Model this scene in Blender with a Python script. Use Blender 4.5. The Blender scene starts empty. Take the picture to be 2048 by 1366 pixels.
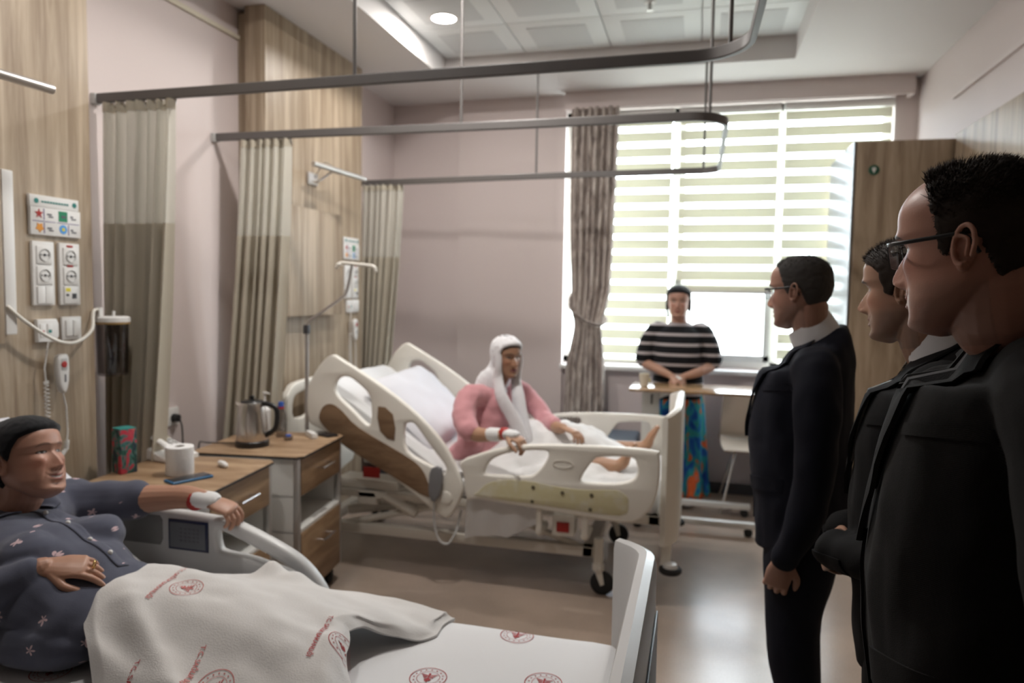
import bpy, bmesh, math, random
import numpy as np
from mathutils import Vector as V, Matrix, noise
from mathutils.bvhtree import BVHTree
random.seed(7)
R = math.radians
sc = bpy.context.scene
COL = sc.collection

# ------------------------------------------------------------ camera, world, light
cam = bpy.data.cameras.new('camera'); camo = bpy.data.objects.new('camera', cam); COL.objects.link(camo)
RX, UP, FW = ((0.967984, 0.250526, 0.015636), (-0.032015, 0.061436, 0.997597), (-0.248964, 0.966159, -0.067489))
camo.matrix_world = Matrix(((RX[0], UP[0], -FW[0], 0), (RX[1], UP[1], -FW[1], 0), (RX[2], UP[2], -FW[2], 1.58), (0, 0, 0, 1)))
cam.lens = 25.4; cam.sensor_width = 36; cam.clip_start = 0.02
cam.dof.use_dof = True; cam.dof.focus_distance = 1.2; cam.dof.aperture_fstop = 3.6
sc.camera = camo
sc.view_settings.view_transform = 'Standard'; sc.view_settings.look = 'None'
sc.view_settings.gamma = 1; sc.view_settings.use_curve_mapping = False
sc.view_settings.exposure = 0.52
w = bpy.data.worlds.new('sky'); sc.world = w; w.use_nodes = True
_n = w.node_tree.nodes; _tc = _n.new('ShaderNodeTexCoord'); _sp = _n.new('ShaderNodeSeparateXYZ'); _cr = _n.new('ShaderNodeValToRGB')
w.node_tree.links.new(_tc.outputs['Generated'], _sp.inputs[0]); w.node_tree.links.new(_sp.outputs[2], _cr.inputs[0]); w.node_tree.links.new(_cr.outputs[0], _n['Background'].inputs[0])
_cr.color_ramp.elements[0].position = .0; _cr.color_ramp.elements[0].color = (.26, .29, .29, 1); _cr.color_ramp.elements[1].position = .12; _cr.color_ramp.elements[1].color = (.80, .91, 1.0, 1)
_n['Background'].inputs[1].default_value = 18.0
pl = bpy.data.lights.new('window_portal', 'AREA'); pl.shape = 'RECTANGLE'; pl.size = 2.46; pl.size_y = 2.06
pl.cycles.is_portal = True
po = bpy.data.objects.new('window_portal', pl); COL.objects.link(po)
po.location = (0.115, 6.12, 2.04); po.rotation_euler = (R(-90), 0, 0)
LAMP_W = 13.0

# ------------------------------------------------------------ materials
MATS = {}
def nt(name, rough=0.5, col=(.5, .5, .5), spec=0.5, metal=0, bump=None, trans=0):
    m = bpy.data.materials.new(name); m.use_nodes = True
    b = m.node_tree.nodes['Principled BSDF']
    b.inputs['Base Color'].default_value = (*col, 1); b.inputs['Roughness'].default_value = rough
    b.inputs['Metallic'].default_value = metal; b.inputs['Specular IOR Level'].default_value = spec
    if bump: add_bump(m, *bump)
    MATS[name] = m
    return m
def N(m, t, **k):
    n = m.node_tree.nodes.new(t)
    for a, v in k.items():
        if a.startswith('i_'): n.inputs[a[2:].replace('_', ' ')].default_value = v
        else: setattr(n, a, v)
    return n
def L(m, a, b): m.node_tree.links.new(a, b)
def coords(m, scale=(1, 1, 1), rot=(0, 0, 0)):
    t = N(m, 'ShaderNodeTexCoord'); p = N(m, 'ShaderNodeMapping'); p.inputs['Scale'].default_value = scale; p.inputs['Rotation'].default_value = rot
    L(m, t.outputs['Object'], p.inputs['Vector']); return p.outputs[0]
def add_bump(m, scale, strength, dist=0.01, sc3=(1, 1, 1), detail=4):
    n = N(m, 'ShaderNodeTexNoise'); n.inputs['Scale'].default_value = scale; n.inputs['Detail'].default_value = detail
    L(m, coords(m, sc3), n.inputs['Vector'])
    b = N(m, 'ShaderNodeBump'); b.inputs['Strength'].default_value = strength; b.inputs['Distance'].default_value = dist
    L(m, n.outputs[0], b.inputs['Height']); L(m, b.outputs[0], m.node_tree.nodes['Principled BSDF'].inputs['Normal'])
def ramp(m, fac, stops, interp='LINEAR'):
    r = N(m, 'ShaderNodeValToRGB'); r.color_ramp.interpolation = interp
    e = r.color_ramp.elements
    while len(e) < len(stops): e.new(0.5)
    for q, (p, c) in zip(e, stops): q.position = p; q.color = (*c, 1)
    L(m, fac, r.inputs[0]); return r.outputs[0]
def setcol(m, out): L(m, out, m.node_tree.nodes['Principled BSDF'].inputs['Base Color'])
def noise_col(m, scale, sc3, stops, detail=6, rough=.6, dist=0.0):
    n = N(m, 'ShaderNodeTexNoise'); n.inputs['Scale'].default_value = scale; n.inputs['Detail'].default_value = detail
    n.inputs['Roughness'].default_value = rough; n.inputs['Distortion'].default_value = dist
    L(m, coords(m, sc3), n.inputs['Vector']); setcol(m, ramp(m, n.outputs[0], stops)); return m
def wood(name, a, b, c, sc3=(7, 7, .55), rough=.45):
    m = nt(name, rough); noise_col(m, 2.2, sc3, [(.36, a), (.5, b), (.63, c)], 8, .62, .6)
    return m
wall_m = nt('wall_paint', .6, (.66, .575, .555), bump=(60, .05))
ceil_m = nt('ceiling_paint', .7, (.76, .73, .72))
tile_m = nt('ceiling_tile', .45, (.82, .84, .83)); perf_m = nt('perforated_tile', .6, (.66, .675, .67))
floor_m = nt('vinyl_floor', .22, spec=.6)
def mk_floor():
    m = floor_m
    n1 = N(m, 'ShaderNodeTexNoise'); n1.inputs['Scale'].default_value = 220; n1.inputs['Detail'].default_value = 2
    n2 = N(m, 'ShaderNodeTexNoise'); n2.inputs['Scale'].default_value = 1.6; n2.inputs['Detail'].default_value = 5
    c = coords(m); L(m, c, n1.inputs['Vector']); L(m, c, n2.inputs['Vector'])
    r1 = ramp(m, n1.outputs[0], [(.3, (.30, .235, .19)), (.6, (.40, .32, .265))])
    r2 = ramp(m, n2.outputs[0], [(.42, (.85, .84, .82)), (.62, (1.08, 1.05, 1.02))])
    mx = N(m, 'ShaderNodeMix', data_type='RGBA', blend_type='MULTIPLY'); mx.inputs[0].default_value = 1
    L(m, r1, mx.inputs[6]); L(m, r2, mx.inputs[7]); setcol(m, mx.outputs[2])
mk_floor()
panel_m = wood('panel_laminate', (.26, .19, .127), (.37, .29, .203), (.485, .39, .29), (8.5, 8.5, .42))
dwood_m = wood('furniture_laminate', (.24, .145, .078), (.33, .215, .125), (.41, .28, .17), (1.2, 7, 7))
dwoodv_m = wood('drawer_laminate', (.20, .118, .06), (.275, .17, .092), (.35, .23, .13), (7, 1.2, 7))
inlay_m = wood('bed_inlay', (.15, .085, .045), (.20, .122, .068), (.24, .15, .085), (2, 8, 8))
ward_m = wood('wardrobe_laminate', (.25, .18, .12), (.36, .275, .19), (.44, .34, .245))
white_m = nt('white_plastic', .35, (.78, .77, .75)); whiteg_m = nt('white_metal', .3, (.72, .71, .68))
cream_m = nt('cream_plastic', .35, (.80, .77, .70)); creamd_m = nt('cream_metal', .42, (.66, .62, .55))
greyp_m = nt('grey_plastic', .4, (.50, .50, .49)); dgrey_m = nt('dark_grey_plastic', .45, (.05, .05, .055))
lgrey_m = nt('light_grey_plastic', .35, (.60, .60, .595))
remote_m = nt('remote_grey', .5, (.20, .20, .21))
black_m = nt('black_plastic', .35, (.012, .012, .013)); rub_m = nt('rubber', .8, (.02, .02, .02))
alu_m = nt('brushed_aluminium', .38, (.58, .56, .54), metal=.85); railm = nt('rail_aluminium', .45, (.13, .12, .115), metal=.1)
chrome_m = nt('chrome', .12, (.75, .75, .76), metal=1); steel_m = nt('brushed_steel', .3, (.62, .58, .54), metal=1, bump=(300, .05, .001, (1, 1, .02)))
red_m = nt('red_plastic', .5, (.42, .02, .015)); blue_m = nt('blue_plastic', .45, (.03, .10, .42)); phoneb_m = nt('blue_case', .4, (.03, .14, .30))
screen_m = nt('screen_glass', .08, (.02, .022, .025)); green_m = nt('green_badge', .5, (.02, .10, .06)); yel_m = nt('yellow_label', .5, (.75, .65, .05))
teal_m = nt('teal_print', .6, (.03, .22, .2)); orange_m = nt('orange_print', .6, (.75, .32, .05)); lblue_m = nt('light_blue_print', .6, (.1, .35, .75)); ink_m = nt('grey_ink', .6, (.12, .12, .14)); purple_m = nt('purple_print', .6, (.15, .1, .3))
paper_m = nt('paper', .9, (.80, .79, .78), bump=(80, .2)); print_m = nt('red_print', .9, (.40, .05, .055)); printl_m = nt('faded_red_print', .9, (.52, .14, .13))
yellow_m = nt('yellowed_plastic', .5, (.58, .53, .33)); noise_col(yellow_m, 9, (1, 1, 1), [(.35, (.60, .57, .45)), (.5, (.55, .50, .30)), (.7, (.58, .54, .38))])
slate_m = nt('slate_vinyl', .4, (.055, .075, .10)); bvinyl_m = nt('black_vinyl', .35, (.012, .012, .014))
chairp_m = nt('beige_shell', .25, (.42, .34, .27)); cup_m = nt('paper_cup', .7, (.75, .70, .58))
def fabric(name, col, rough=.9, sc=500, st=.3, sheen=.2):
    m = nt(name, rough, col, .2, bump=(sc, st, .002)); m.node_tree.nodes['Principled BSDF'].inputs['Sheen Weight'].default_value = sheen; return m
sheet_m = fabric('white_sheet', (.74, .735, .73), sc=90, st=.25); pillow_m = fabric('pillow_cotton', (.68, .68, .72), sc=60, st=.3)
blanket_m = fabric('blanket_cotton', (.66, .64, .62), sc=260, st=.5); mattw_m = fabric('mattress_sheet', (.73, .73, .735), sc=40, st=.2)
suit_navy = fabric('navy_wool', (.008, .009, .016), .85, 600, .3, .0); suit_blk = fabric('black_wool', (.0035, .0035, .004), .85, 600, .3, .0)
suit_char = fabric('charcoal_wool', (.018, .017, .017), .9, 900, .5, .02)
def mk_weave():
    m = suit_char
    wv = N(m, 'ShaderNodeTexWave'); wv.bands_direction = 'DIAGONAL'; wv.inputs['Scale'].default_value = 260; wv.inputs['Distortion'].default_value = 1.5
    L(m, coords(m), wv.inputs['Vector']); setcol(m, ramp(m, wv.outputs[0], [(.2, (.005, .005, .005)), (.8, (.017, .016, .0155))]))
mk_weave()
tie_m = nt('striped_tie', .5, (.02, .015, .01))
def mk_tie():
    m = tie_m; wv = N(m, 'ShaderNodeTexWave'); wv.bands_direction = 'Z'; wv.inputs['Scale'].default_value = 22
    L(m, coords(m), wv.inputs['Vector']); setcol(m, ramp(m, wv.outputs[0], [(.5, (.012, .01, .008)), (.7, (.09, .06, .03))]))
mk_tie()
shirt_m = fabric('white_shirt', (.78, .78, .8)); bshirt_m = fabric('black_shirt', (.012, .012, .013)); pink_m = fabric('pink_knit', (.60, .29, .31), sc=300, st=.5)
scarfw_m = fabric('white_muslin', (.78, .77, .79), sc=200, st=.3); scarfb_m = fabric('black_scarf', (.008, .008, .010))
hair_m = nt('dark_hair', .65, (.026, .016, .011), .3); hairg_m = nt('grey_hair', .75, (.062, .057, .054), .25)
def skin(name, base):
    m = nt(name, .42, base, .4, bump=(350, .12, .0015))
    b = m.node_tree.nodes['Principled BSDF']; b.inputs['Subsurface Weight'].default_value = .08
    b.inputs['Subsurface Radius'].default_value = (.012, .004, .002)
    a = N(m, 'ShaderNodeAttribute'); a.attribute_name = 'tint'; L(m, a.outputs['Color'], b.inputs['Base Color']); return m
SKIN = {}
def band_z(name, stops, scale, off, base):
    pass
# striped shirt: horizontal bands by object height
stripe_m = nt('striped_jersey', .9, (.02, .02, .02), .2)
def mk_stripe():
    m = stripe_m; t = N(m, 'ShaderNodeTexCoord'); s = N(m, 'ShaderNodeSeparateXYZ'); L(m, t.outputs['Object'], s.inputs[0])
    a = N(m, 'ShaderNodeMath', operation='MULTIPLY_ADD'); a.inputs[1].default_value = 1 / .074; a.inputs[2].default_value = .45; L(m, s.outputs[2], a.inputs[0])
    f = N(m, 'ShaderNodeMath', operation='FRACT'); L(m, a.outputs[0], f.inputs[0])
    setcol(m, ramp(m, f.outputs[0], [(0, (.012, .012, .014)), (.68, (.012, .012, .014)), (.70, (.42, .38, .38)), (.97, (.42, .38, .38)), (1, (.012, .012, .014))]))
mk_stripe()
skirt_m = nt('floral_skirt', .85, (.1, .3, .4), .2)
def mk_skirt():
    m = skirt_m; n = N(m, 'ShaderNodeTexNoise'); n.inputs['Scale'].default_value = 9; n.inputs['Detail'].default_value = 4; n.inputs['Distortion'].default_value = .8
    L(m, coords(m, (1.2, 1.2, .7)), n.inputs['Vector'])
    setcol(m, ramp(m, n.outputs[0], [(.30, (.01, .05, .28)), (.40, (.02, .12, .40)), (.46, (.03, .30, .34)), (.52, (.05, .26, .22)), (.56, (.60, .10, .03)), (.66, (.72, .16, .05)), (.72, (.05, .2, .3))]))
mk_skirt()
pcurt_m = nt('patterned_curtain', .9, (.2, .16, .14), .2); noise_col(pcurt_m, 6, (3.2, 3.2, .8), [(.36, (.20, .165, .15)), (.48, (.45, .39, .355)), (.60, (.72, .66, .61))], 8, .7, 1.0)
flor_m = nt('floral_box', .6, (.2, .1, .1)); noise_col(flor_m, 22, (1, 1, .7), [(.38, (.02, .02, .06)), (.46, (.02, .10, .06)), (.50, (.05, .20, .20)), (.55, (.50, .02, .05)), (.65, (.55, .08, .10)), (.72, (.60, .45, .05))], 5, .6, .6)
# pyjama cloth with scattered pink stars
paj_m = fabric('star_pyjama', (.085, .09, .125))
def mk_paj():
    m = paj_m; c = coords(m)
    vr = N(m, 'ShaderNodeTexVoronoi'); vr.inputs['Scale'].default_value = 16; vr.inputs['Randomness'].default_value = .75; L(m, c, vr.inputs['Vector'])
    # position output is in scaled space in recent versions: rescale the lookup point the same way
    sm = N(m, 'ShaderNodeVectorMath', operation='SUBTRACT'); L(m, c, sm.inputs[0]); L(m, vr.outputs['Position'], sm.inputs[1])
    s = N(m, 'ShaderNodeSeparateXYZ'); L(m, sm.outputs[0], s.inputs[0])
    at = N(m, 'ShaderNodeMath', operation='ARCTAN2'); L(m, s.outputs[2], at.inputs[0]); L(m, s.outputs[0], at.inputs[1])
    m5 = N(m, 'ShaderNodeMath', operation='MULTIPLY'); m5.inputs[1].default_value = 5; L(m, at.outputs[0], m5.inputs[0])
    co = N(m, 'ShaderNodeMath', operation='COSINE'); L(m, m5.outputs[0], co.inputs[0])
    th = N(m, 'ShaderNodeMath', operation='MULTIPLY_ADD'); th.inputs[1].default_value = .0045; th.inputs[2].default_value = .0095; L(m, co.outputs[0], th.inputs[0])
    ln = N(m, 'ShaderNodeVectorMath', operation='LENGTH'); L(m, sm.outputs[0], ln.inputs[0])
    lt = N(m, 'ShaderNodeMath', operation='LESS_THAN'); L(m, ln.outputs['Value'], lt.inputs[0]); L(m, th.outputs[0], lt.inputs[1])
    mx = N(m, 'ShaderNodeMix', data_type='RGBA'); mx.inputs[6].default_value = (.085, .09, .125, 1); mx.inputs[7].default_value = (.62, .45, .47, 1)
    L(m, lt.outputs[0], mx.inputs[0]); setcol(m, mx.outputs[2])
mk_paj()
def translucent(name, col, tmix, alpha_mix=0.0, bands=None):
    m = bpy.data.materials.new(name); m.use_nodes = True; t = m.node_tree; t.nodes.remove(t.nodes['Principled BSDF'])
    out = t.nodes['Material Output']
    d = N(m, 'ShaderNodeBsdfDiffuse'); d.inputs[0].default_value = (*col, 1)
    tr = N(m, 'ShaderNodeBsdfTranslucent'); tr.inputs[0].default_value = (*col, 1)
    mx = N(m, 'ShaderNodeMixShader'); mx.inputs[0].default_value = tmix; L(m, d.outputs[0], mx.inputs[1]); L(m, tr.outputs[0], mx.inputs[2])
    last = mx.outputs[0]
    if alpha_mix > 0 or bands:
        tp = N(m, 'ShaderNodeBsdfTransparent'); m2 = N(m, 'ShaderNodeMixShader'); L(m, last, m2.inputs[1]); L(m, tp.outputs[0], m2.inputs[2])
        if bands:
            tc = N(m, 'ShaderNodeTexCoord'); s = N(m, 'ShaderNodeSeparateXYZ'); L(m, tc.outputs['Object'], s.inputs[0])
            a = N(m, 'ShaderNodeMath', operation='MULTIPLY_ADD'); a.inputs[1].default_value = 1 / bands[0]; a.inputs[2].default_value = bands[1]; L(m, s.outputs[2], a.inputs[0])
            f = N(m, 'ShaderNodeMath', operation='FRACT'); L(m, a.outputs[0], f.inputs[0])
            g = N(m, 'ShaderNodeMath', operation='LESS_THAN'); g.inputs[1].default_value = bands[2]; L(m, f.outputs[0], g.inputs[0])
            h = N(m, 'ShaderNodeMath', operation='MULTIPLY'); h.inputs[1].default_value = bands[3]; L(m, g.outputs[0], h.inputs[0]); L(m, h.outputs[0], m2.inputs[0])
        else: m2.inputs[0].default_value = alpha_mix
        last = m2.outputs[0]
    L(m, last, out.inputs[0]); return m
drape_m = translucent('privacy_curtain_cloth', (.62, .57, .47), .25)
net_m = translucent('privacy_curtain_net', (.80, .78, .71), .3, .32)
blind_m = translucent('zebra_blind', (.82, .81, .70), .19, bands=(.1225, 0.18, .34, .85))
glass_m = bpy.data.materials.new('window_glass'); glass_m.use_nodes = True
def mk_glass(m, tint=(1, 1, 1), g=.05):
    t = m.node_tree; t.nodes.remove(t.nodes['Principled BSDF'])
    a = N(m, 'ShaderNodeBsdfTransparent'); a.inputs[0].default_value = (*tint, 1); b = N(m, 'ShaderNodeBsdfGlossy'); b.inputs['Roughness'].default_value = .02
    x = N(m, 'ShaderNodeMixShader'); x.inputs[0].default_value = g; L(m, a.outputs[0], x.inputs[1]); L(m, b.outputs[0], x.inputs[2]); L(m, x.outputs[0], t.nodes['Material Output'].inputs[0])
mk_glass(glass_m)
lens_m = bpy.data.materials.new('spectacle_lens'); lens_m.use_nodes = True; mk_glass(lens_m, (.9, .92, .95), .10)
jar_m = bpy.data.materials.new('clear_jar'); jar_m.use_nodes = True; mk_glass(jar_m, (.62, .60, .60), .08)
emit_m = bpy.data.materials.new('lamp_glow'); emit_m.use_nodes = True
def mk_emit(m, c, s):
    b = m.node_tree.nodes['Principled BSDF']; b.inputs['Emission Color'].default_value = (*c, 1); b.inputs['Emission Strength'].default_value = s
mk_emit(emit_m, (1, .96, .9), 14)
fab_noise = noise

# ------------------------------------------------------------ mesh helpers
class B:
    def __init__(s): s.bm = bmesh.new()
    def box(s, x0, x1, y0, y1, z0, z1, bev=0, seg=2, M=None):
        m = bmesh.new(); bmesh.ops.create_cube(m, size=1)
        for v in m.verts: v.co = V(((x0 + x1) / 2 + v.co.x * (x1 - x0), (y0 + y1) / 2 + v.co.y * (y1 - y0), (z0 + z1) / 2 + v.co.z * (z1 - z0)))
        if bev: bmesh.ops.bevel(m, geom=m.edges[:], offset=bev, segments=seg, affect='EDGES', profile=.6)
        return s.add(m, M)
    def add(s, m, M=None):
        if M is not None: bmesh.ops.transform(m, matrix=M, verts=m.verts)
        me = bpy.data.meshes.new('t'); m.to_mesh(me); m.free(); s.bm.from_mesh(me); bpy.data.meshes.remove(me); return s
    def cyl(s, a, b, r, r2=None, n=20):
        a, b = V(a), V(b); d = b - a; m = bmesh.new()
        bmesh.ops.create_cone(m, cap_ends=True, segments=n, radius1=r, radius2=r if r2 is None else r2, depth=d.length)
        q = d.to_track_quat('Z', 'Y').to_matrix().to_4x4(); q.translation = (a + b) / 2
        return s.add(m, q)
    def ball(s, c, r, sc=(1, 1, 1), M=None, n=20):
        m = bmesh.new(); bmesh.ops.create_uvsphere(m, u_segments=n, v_segments=n // 2, radius=r)
        for v in m.verts: v.co = V((v.co.x * sc[0], v.co.y * sc[1], v.co.z * sc[2]))
        q = Matrix.Translation(V(c)) @ (M if M is not None else Matrix())
        return s.add(m, q)
    def rings(s, R_, close=True, cap=True):
        vs = [[s.bm.verts.new(p) for p in r] for r in R_]; n = len(vs[0])
        for i in range(len(vs) - 1):
            for j in range(n if close else n - 1):
                s.bm.faces.new((vs[i][j], vs[i][(j + 1) % n], vs[i + 1][(j + 1) % n], vs[i + 1][j]))
        if cap and close:
            s.bm.faces.new(vs[0][::-1]); s.bm.faces.new(vs[-1])
        return s
    def tube(s, pts, rad, n=12, sub=4, up=(0, 0, 1), flat=1.0, cap=True, endround=True):
        """swept tube; rad a number, a list, or a list of (a, b); a is across, b along the up reference"""
        pts = [V(p) for p in pts]
        if not isinstance(rad, (list, tuple)): rad = [rad] * len(pts)
        rad = [(q, q * flat) if not isinstance(q, (list, tuple)) else q for q in rad]
        P = []; Q = []
        if len(pts) == 2: sub = 1 if not endround else sub
        for i in range(len(pts) - 1):
            p0 = pts[max(i - 1, 0)]; p1 = pts[i]; p2 = pts[i + 1]; p3 = pts[min(i + 2, len(pts) - 1)]
            for k in range(sub):
                t = k / sub
                P.append(.5 * ((2 * p1) + (p2 - p0) * t + (2 * p0 - 5 * p1 + 4 * p2 - p3) * t * t + (3 * p1 - p0 - 3 * p2 + p3) * t ** 3))
                u = t * t * (3 - 2 * t); Q.append((rad[i][0] * (1 - u) + rad[i + 1][0] * u, rad[i][1] * (1 - u) + rad[i + 1][1] * u))
        P.append(pts[-1]); Q.append(rad[-1])
        Rg = []; x = None
        for i, p in enumerate(P):
            d = (P[min(i + 1, len(P) - 1)] - P[max(i - 1, 0)]).normalized()
            if x is None:
                u = V(up)
                if abs(u.normalized().dot(d)) > .95: u = V((1, 0, 0)) if abs(d.x) < .9 else V((0, 1, 0))
                x = d.cross(u).normalized()
            x = (x - d * x.dot(d)).normalized(); y = x.cross(d) * -1
            Rg.append([p + x * math.cos(2 * math.pi * j / n) * Q[i][0] + y * math.sin(2 * math.pi * j / n) * Q[i][1] for j in range(n)])
            if endround and i in (0, len(P) - 1):
                extra = []
                for f, g in ((.55, .78), (.85, .45)):
                    o = d * (-1 if i == 0 else 1) * min(Q[i]) * f
                    extra.append([p + o + x * math.cos(2 * math.pi * j / n) * Q[i][0] * g + y * math.sin(2 * math.pi * j / n) * Q[i][1] * g for j in range(n)])
                if i == 0: Rg = extra[::-1] + Rg
                else: Rg += extra
        return s.rings(Rg, True, cap)
    def lathe(s, prof, c=(0, 0, 0), n=28, M=None):
        m = B(); m.rings([[V((r * math.cos(2 * math.pi * j / n), r * math.sin(2 * math.pi * j / n), z)) for j in range(n)] for r, z in prof])
        q = Matrix.Translation(V(c)) @ (M if M is not None else Matrix())
        return s.add(m.bm, q)
    def plate(s, out, holes=(), thick=.03, bev=.006, M=None, smooth=3, res=2):
        """outline polygon (2D) with holes, thickened to both sides, rounded edges"""
        cu = bpy.data.curves.new('t', 'CURVE'); cu.dimensions = '2D'; cu.fill_mode = 'BOTH'
        cu.extrude = max(thick / 2 - bev, .0001); cu.bevel_depth = bev; cu.bevel_resolution = res; cu.offset = -bev
        for pts in [out] + list(holes):
            q = smooth2d(pts, smooth) if smooth > 1 else pts
            sp = cu.splines.new('POLY'); sp.points.add(len(q) - 1); sp.use_cyclic_u = True
            for a, b in zip(sp.points, q): a.co = (b[0], b[1], 0, 1)
        o = bpy.data.objects.new('t', cu); me = bpy.data.meshes.new_from_object(o)
        m = bmesh.new(); m.from_mesh(me); bmesh.ops.remove_doubles(m, verts=m.verts, dist=1e-5); bpy.data.objects.remove(o); bpy.data.curves.remove(cu); bpy.data.meshes.remove(me)
        return s.add(m, M)
def smooth2d(p, k):
    o = []; n = len(p)
    for i in range(n):
        a, b, c, d = [V((*p[(i + q) % n][:2], 0)) for q in (-1, 0, 1, 2)]
        for j in range(k):
            t = j / k; q = .5 * ((2 * b) + (c - a) * t + (2 * a - 5 * b + 4 * c - d) * t * t + (3 * b - a - 3 * c + d) * t ** 3); o.append((q.x, q.y))
    return o
# plane matrices: 2D (a,b) -> world
def MXZ(y): return Matrix(((1, 0, 0, 0), (0, 0, -1, y), (0, 1, 0, 0), (0, 0, 0, 1)))   # a->x, b->z, normal -y
def MYZ(x): return Matrix(((0, 0, 1, x), (1, 0, 0, 0), (0, 1, 0, 0), (0, 0, 0, 1)))    # a->y, b->z, normal +x
def MXY(z): return Matrix.Translation((0, 0, z))
def set_props(o, label=None, cat=None, group=None, kind=None):
    if label: o['label'] = label
    if cat: o['category'] = cat
    if group: o['group'] = group
    if kind: o['kind'] = kind
    return o
def thing(name, label, cat, loc=(0, 0, 0), group=None):
    o = bpy.data.objects.new(name, None); COL.objects.link(o); o.location = loc; o.empty_display_size = .05
    return set_props(o, label, cat, group)
def worldloc(o):
    p = V(o.location)
    while o.parent: o = o.parent; p = p + V(o.location)
    return p
def obj(name, b, m, parent=None, label=None, smooth=35, cat=None, group=None, kind=None, origin=None, recalc=True):
    bm = b.bm if isinstance(b, B) else b
    if recalc: bmesh.ops.recalc_face_normals(bm, faces=bm.faces)
    base = worldloc(parent) if parent else V((0, 0, 0))
    if origin is not None: base = V(origin)
    bmesh.ops.translate(bm, vec=-base, verts=bm.verts)
    me = bpy.data.meshes.new(name); bm.to_mesh(me); bm.free()
    for x in (m if isinstance(m, (list, tuple)) else [m]): me.materials.append(x)
    me.polygons.foreach_set('use_smooth', [True] * len(me.polygons))
    if smooth < 180: me.set_sharp_from_angle(angle=R(smooth))
    o = bpy.data.objects.new(name, me); COL.objects.link(o)
    if parent: o.parent = parent
    else: o.location = base
    return set_props(o, label, cat, group, kind)
def struct(name, b, m, **k): return obj(name, b, m, kind='structure', **k)
def copy_tree(o, parent=None):
    c = o.copy(); COL.objects.link(c); c.parent = parent
    for ch in list(o.children): copy_tree(ch, c)
    return c
def remesh(bm, voxel, it=2, fac=.5):
    bmesh.ops.recalc_face_normals(bm, faces=bm.faces)
    me = bpy.data.meshes.new('t'); bm.to_mesh(me); bm.free(); o = bpy.data.objects.new('t', me); COL.objects.link(o)
    md = o.modifiers.new('r', 'REMESH'); md.mode = 'VOXEL'; md.voxel_size = voxel
    if it: s = o.modifiers.new('s', 'SMOOTH'); s.iterations = it; s.factor = fac
    dg = bpy.context.evaluated_depsgraph_get(); dg.update()
    m2 = bpy.data.meshes.new_from_object(o.evaluated_get(dg)); r = bmesh.new(); r.from_mesh(m2)
    bpy.data.objects.remove(o); bpy.data.meshes.remove(me); bpy.data.meshes.remove(m2)
    return r
def displace(bm, amp, freq, aniso=(1, 1, 1), oct_=2, zr=None):
    bm.normal_update(); mv = []
    for v in bm.verts:
        p = V((v.co.x * aniso[0], v.co.y * aniso[1], v.co.z * aniso[2])) * freq
        q = noise.noise(p) + (.5 * noise.noise(p * 2.1) if oct_ > 1 else 0)
        mv.append(v.co + v.normal * q * amp)
    for v, c in zip(bm.verts, mv): v.co = c
def bvh(bm): return BVHTree.FromBMesh(bm)
def patch(tree, quadpts, origin_fn, nu=8, nv=12, off=.004, th=.004):
    """quadpts: list of rows (each (left, right) world points) laid on the surface by casting along origin_fn direction"""
    b = B(); rows = []
    n = len(quadpts)
    for i in range((n - 1) * nv + 1):
        k = min(i // nv, n - 2); t = (i - k * nv) / nv
        l = V(quadpts[k][0]).lerp(V(quadpts[k + 1][0]), t); r = V(quadpts[k][1]).lerp(V(quadpts[k + 1][1]), t)
        rows.append([l.lerp(r, j / nu) for j in range(nu + 1)])
    d = V(origin_fn).normalized(); T = []; U = []
    for r in rows:
        a = []; c = []
        for p in r:
            h = tree.ray_cast(p - d * .6, d)
            q = h[0] if h[0] is not None else (tree.find_nearest(p)[0])
            a.append(q - d * off); c.append(q - d * (off - th))
        T.append(a); U.append(c)
    bm = b.bm; vt = [[bm.verts.new(p) for p in r] for r in T]; vb = [[bm.verts.new(p) for p in r] for r in U]
    for i in range(len(T) - 1):
        for j in range(nu):
            bm.faces.new((vt[i][j], vt[i][j + 1], vt[i + 1][j + 1], vt[i + 1][j])); bm.faces.new((vb[i][j], vb[i + 1][j], vb[i + 1][j + 1], vb[i][j + 1]))
        bm.faces.new((vt[i][0], vt[i + 1][0], vb[i + 1][0], vb[i][0])); bm.faces.new((vt[i][nu], vb[i][nu], vb[i + 1][nu], vt[i + 1][nu]))
    for j in range(nu):
        bm.faces.new((vt[0][j], vb[0][j], vb[0][j + 1], vt[0][j + 1])); bm.faces.new((vt[-1][j], vt[-1][j + 1], vb[-1][j + 1], vb[-1][j]))
    return b
def sheetgrid(fn, nu, nv, th=.006):
    """closed thin cloth from fn(u,v)->point"""
    P = [[V(fn(i / nu, j / nv)) for j in range(nv + 1)] for i in range(nu + 1)]
    b = B(); bm = b.bm
    top = [[bm.verts.new(p) for p in r] for r in P]
    for i in range(nu):
        for j in range(nv): bm.faces.new((top[i][j], top[i + 1][j], top[i + 1][j + 1], top[i][j + 1]))
    bmesh.ops.recalc_face_normals(bm, faces=bm.faces); bmesh.ops.solidify(bm, geom=bm.faces[:], thickness=th)
    return b
def lerpk(z, keys):
    if z <= keys[0][0]: return keys[0][1:]
    for a, b in zip(keys, keys[1:]):
        if z <= b[0]:
            t = (z - a[0]) / (b[0] - a[0]); return tuple(p + (q - p) * t for p, q in zip(a[1:], b[1:]))
    return keys[-1][1:]
def ss(a, b, x): t = max(0, min(1, (x - a) / (b - a))); return t * t * (3 - 2 * t)

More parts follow.
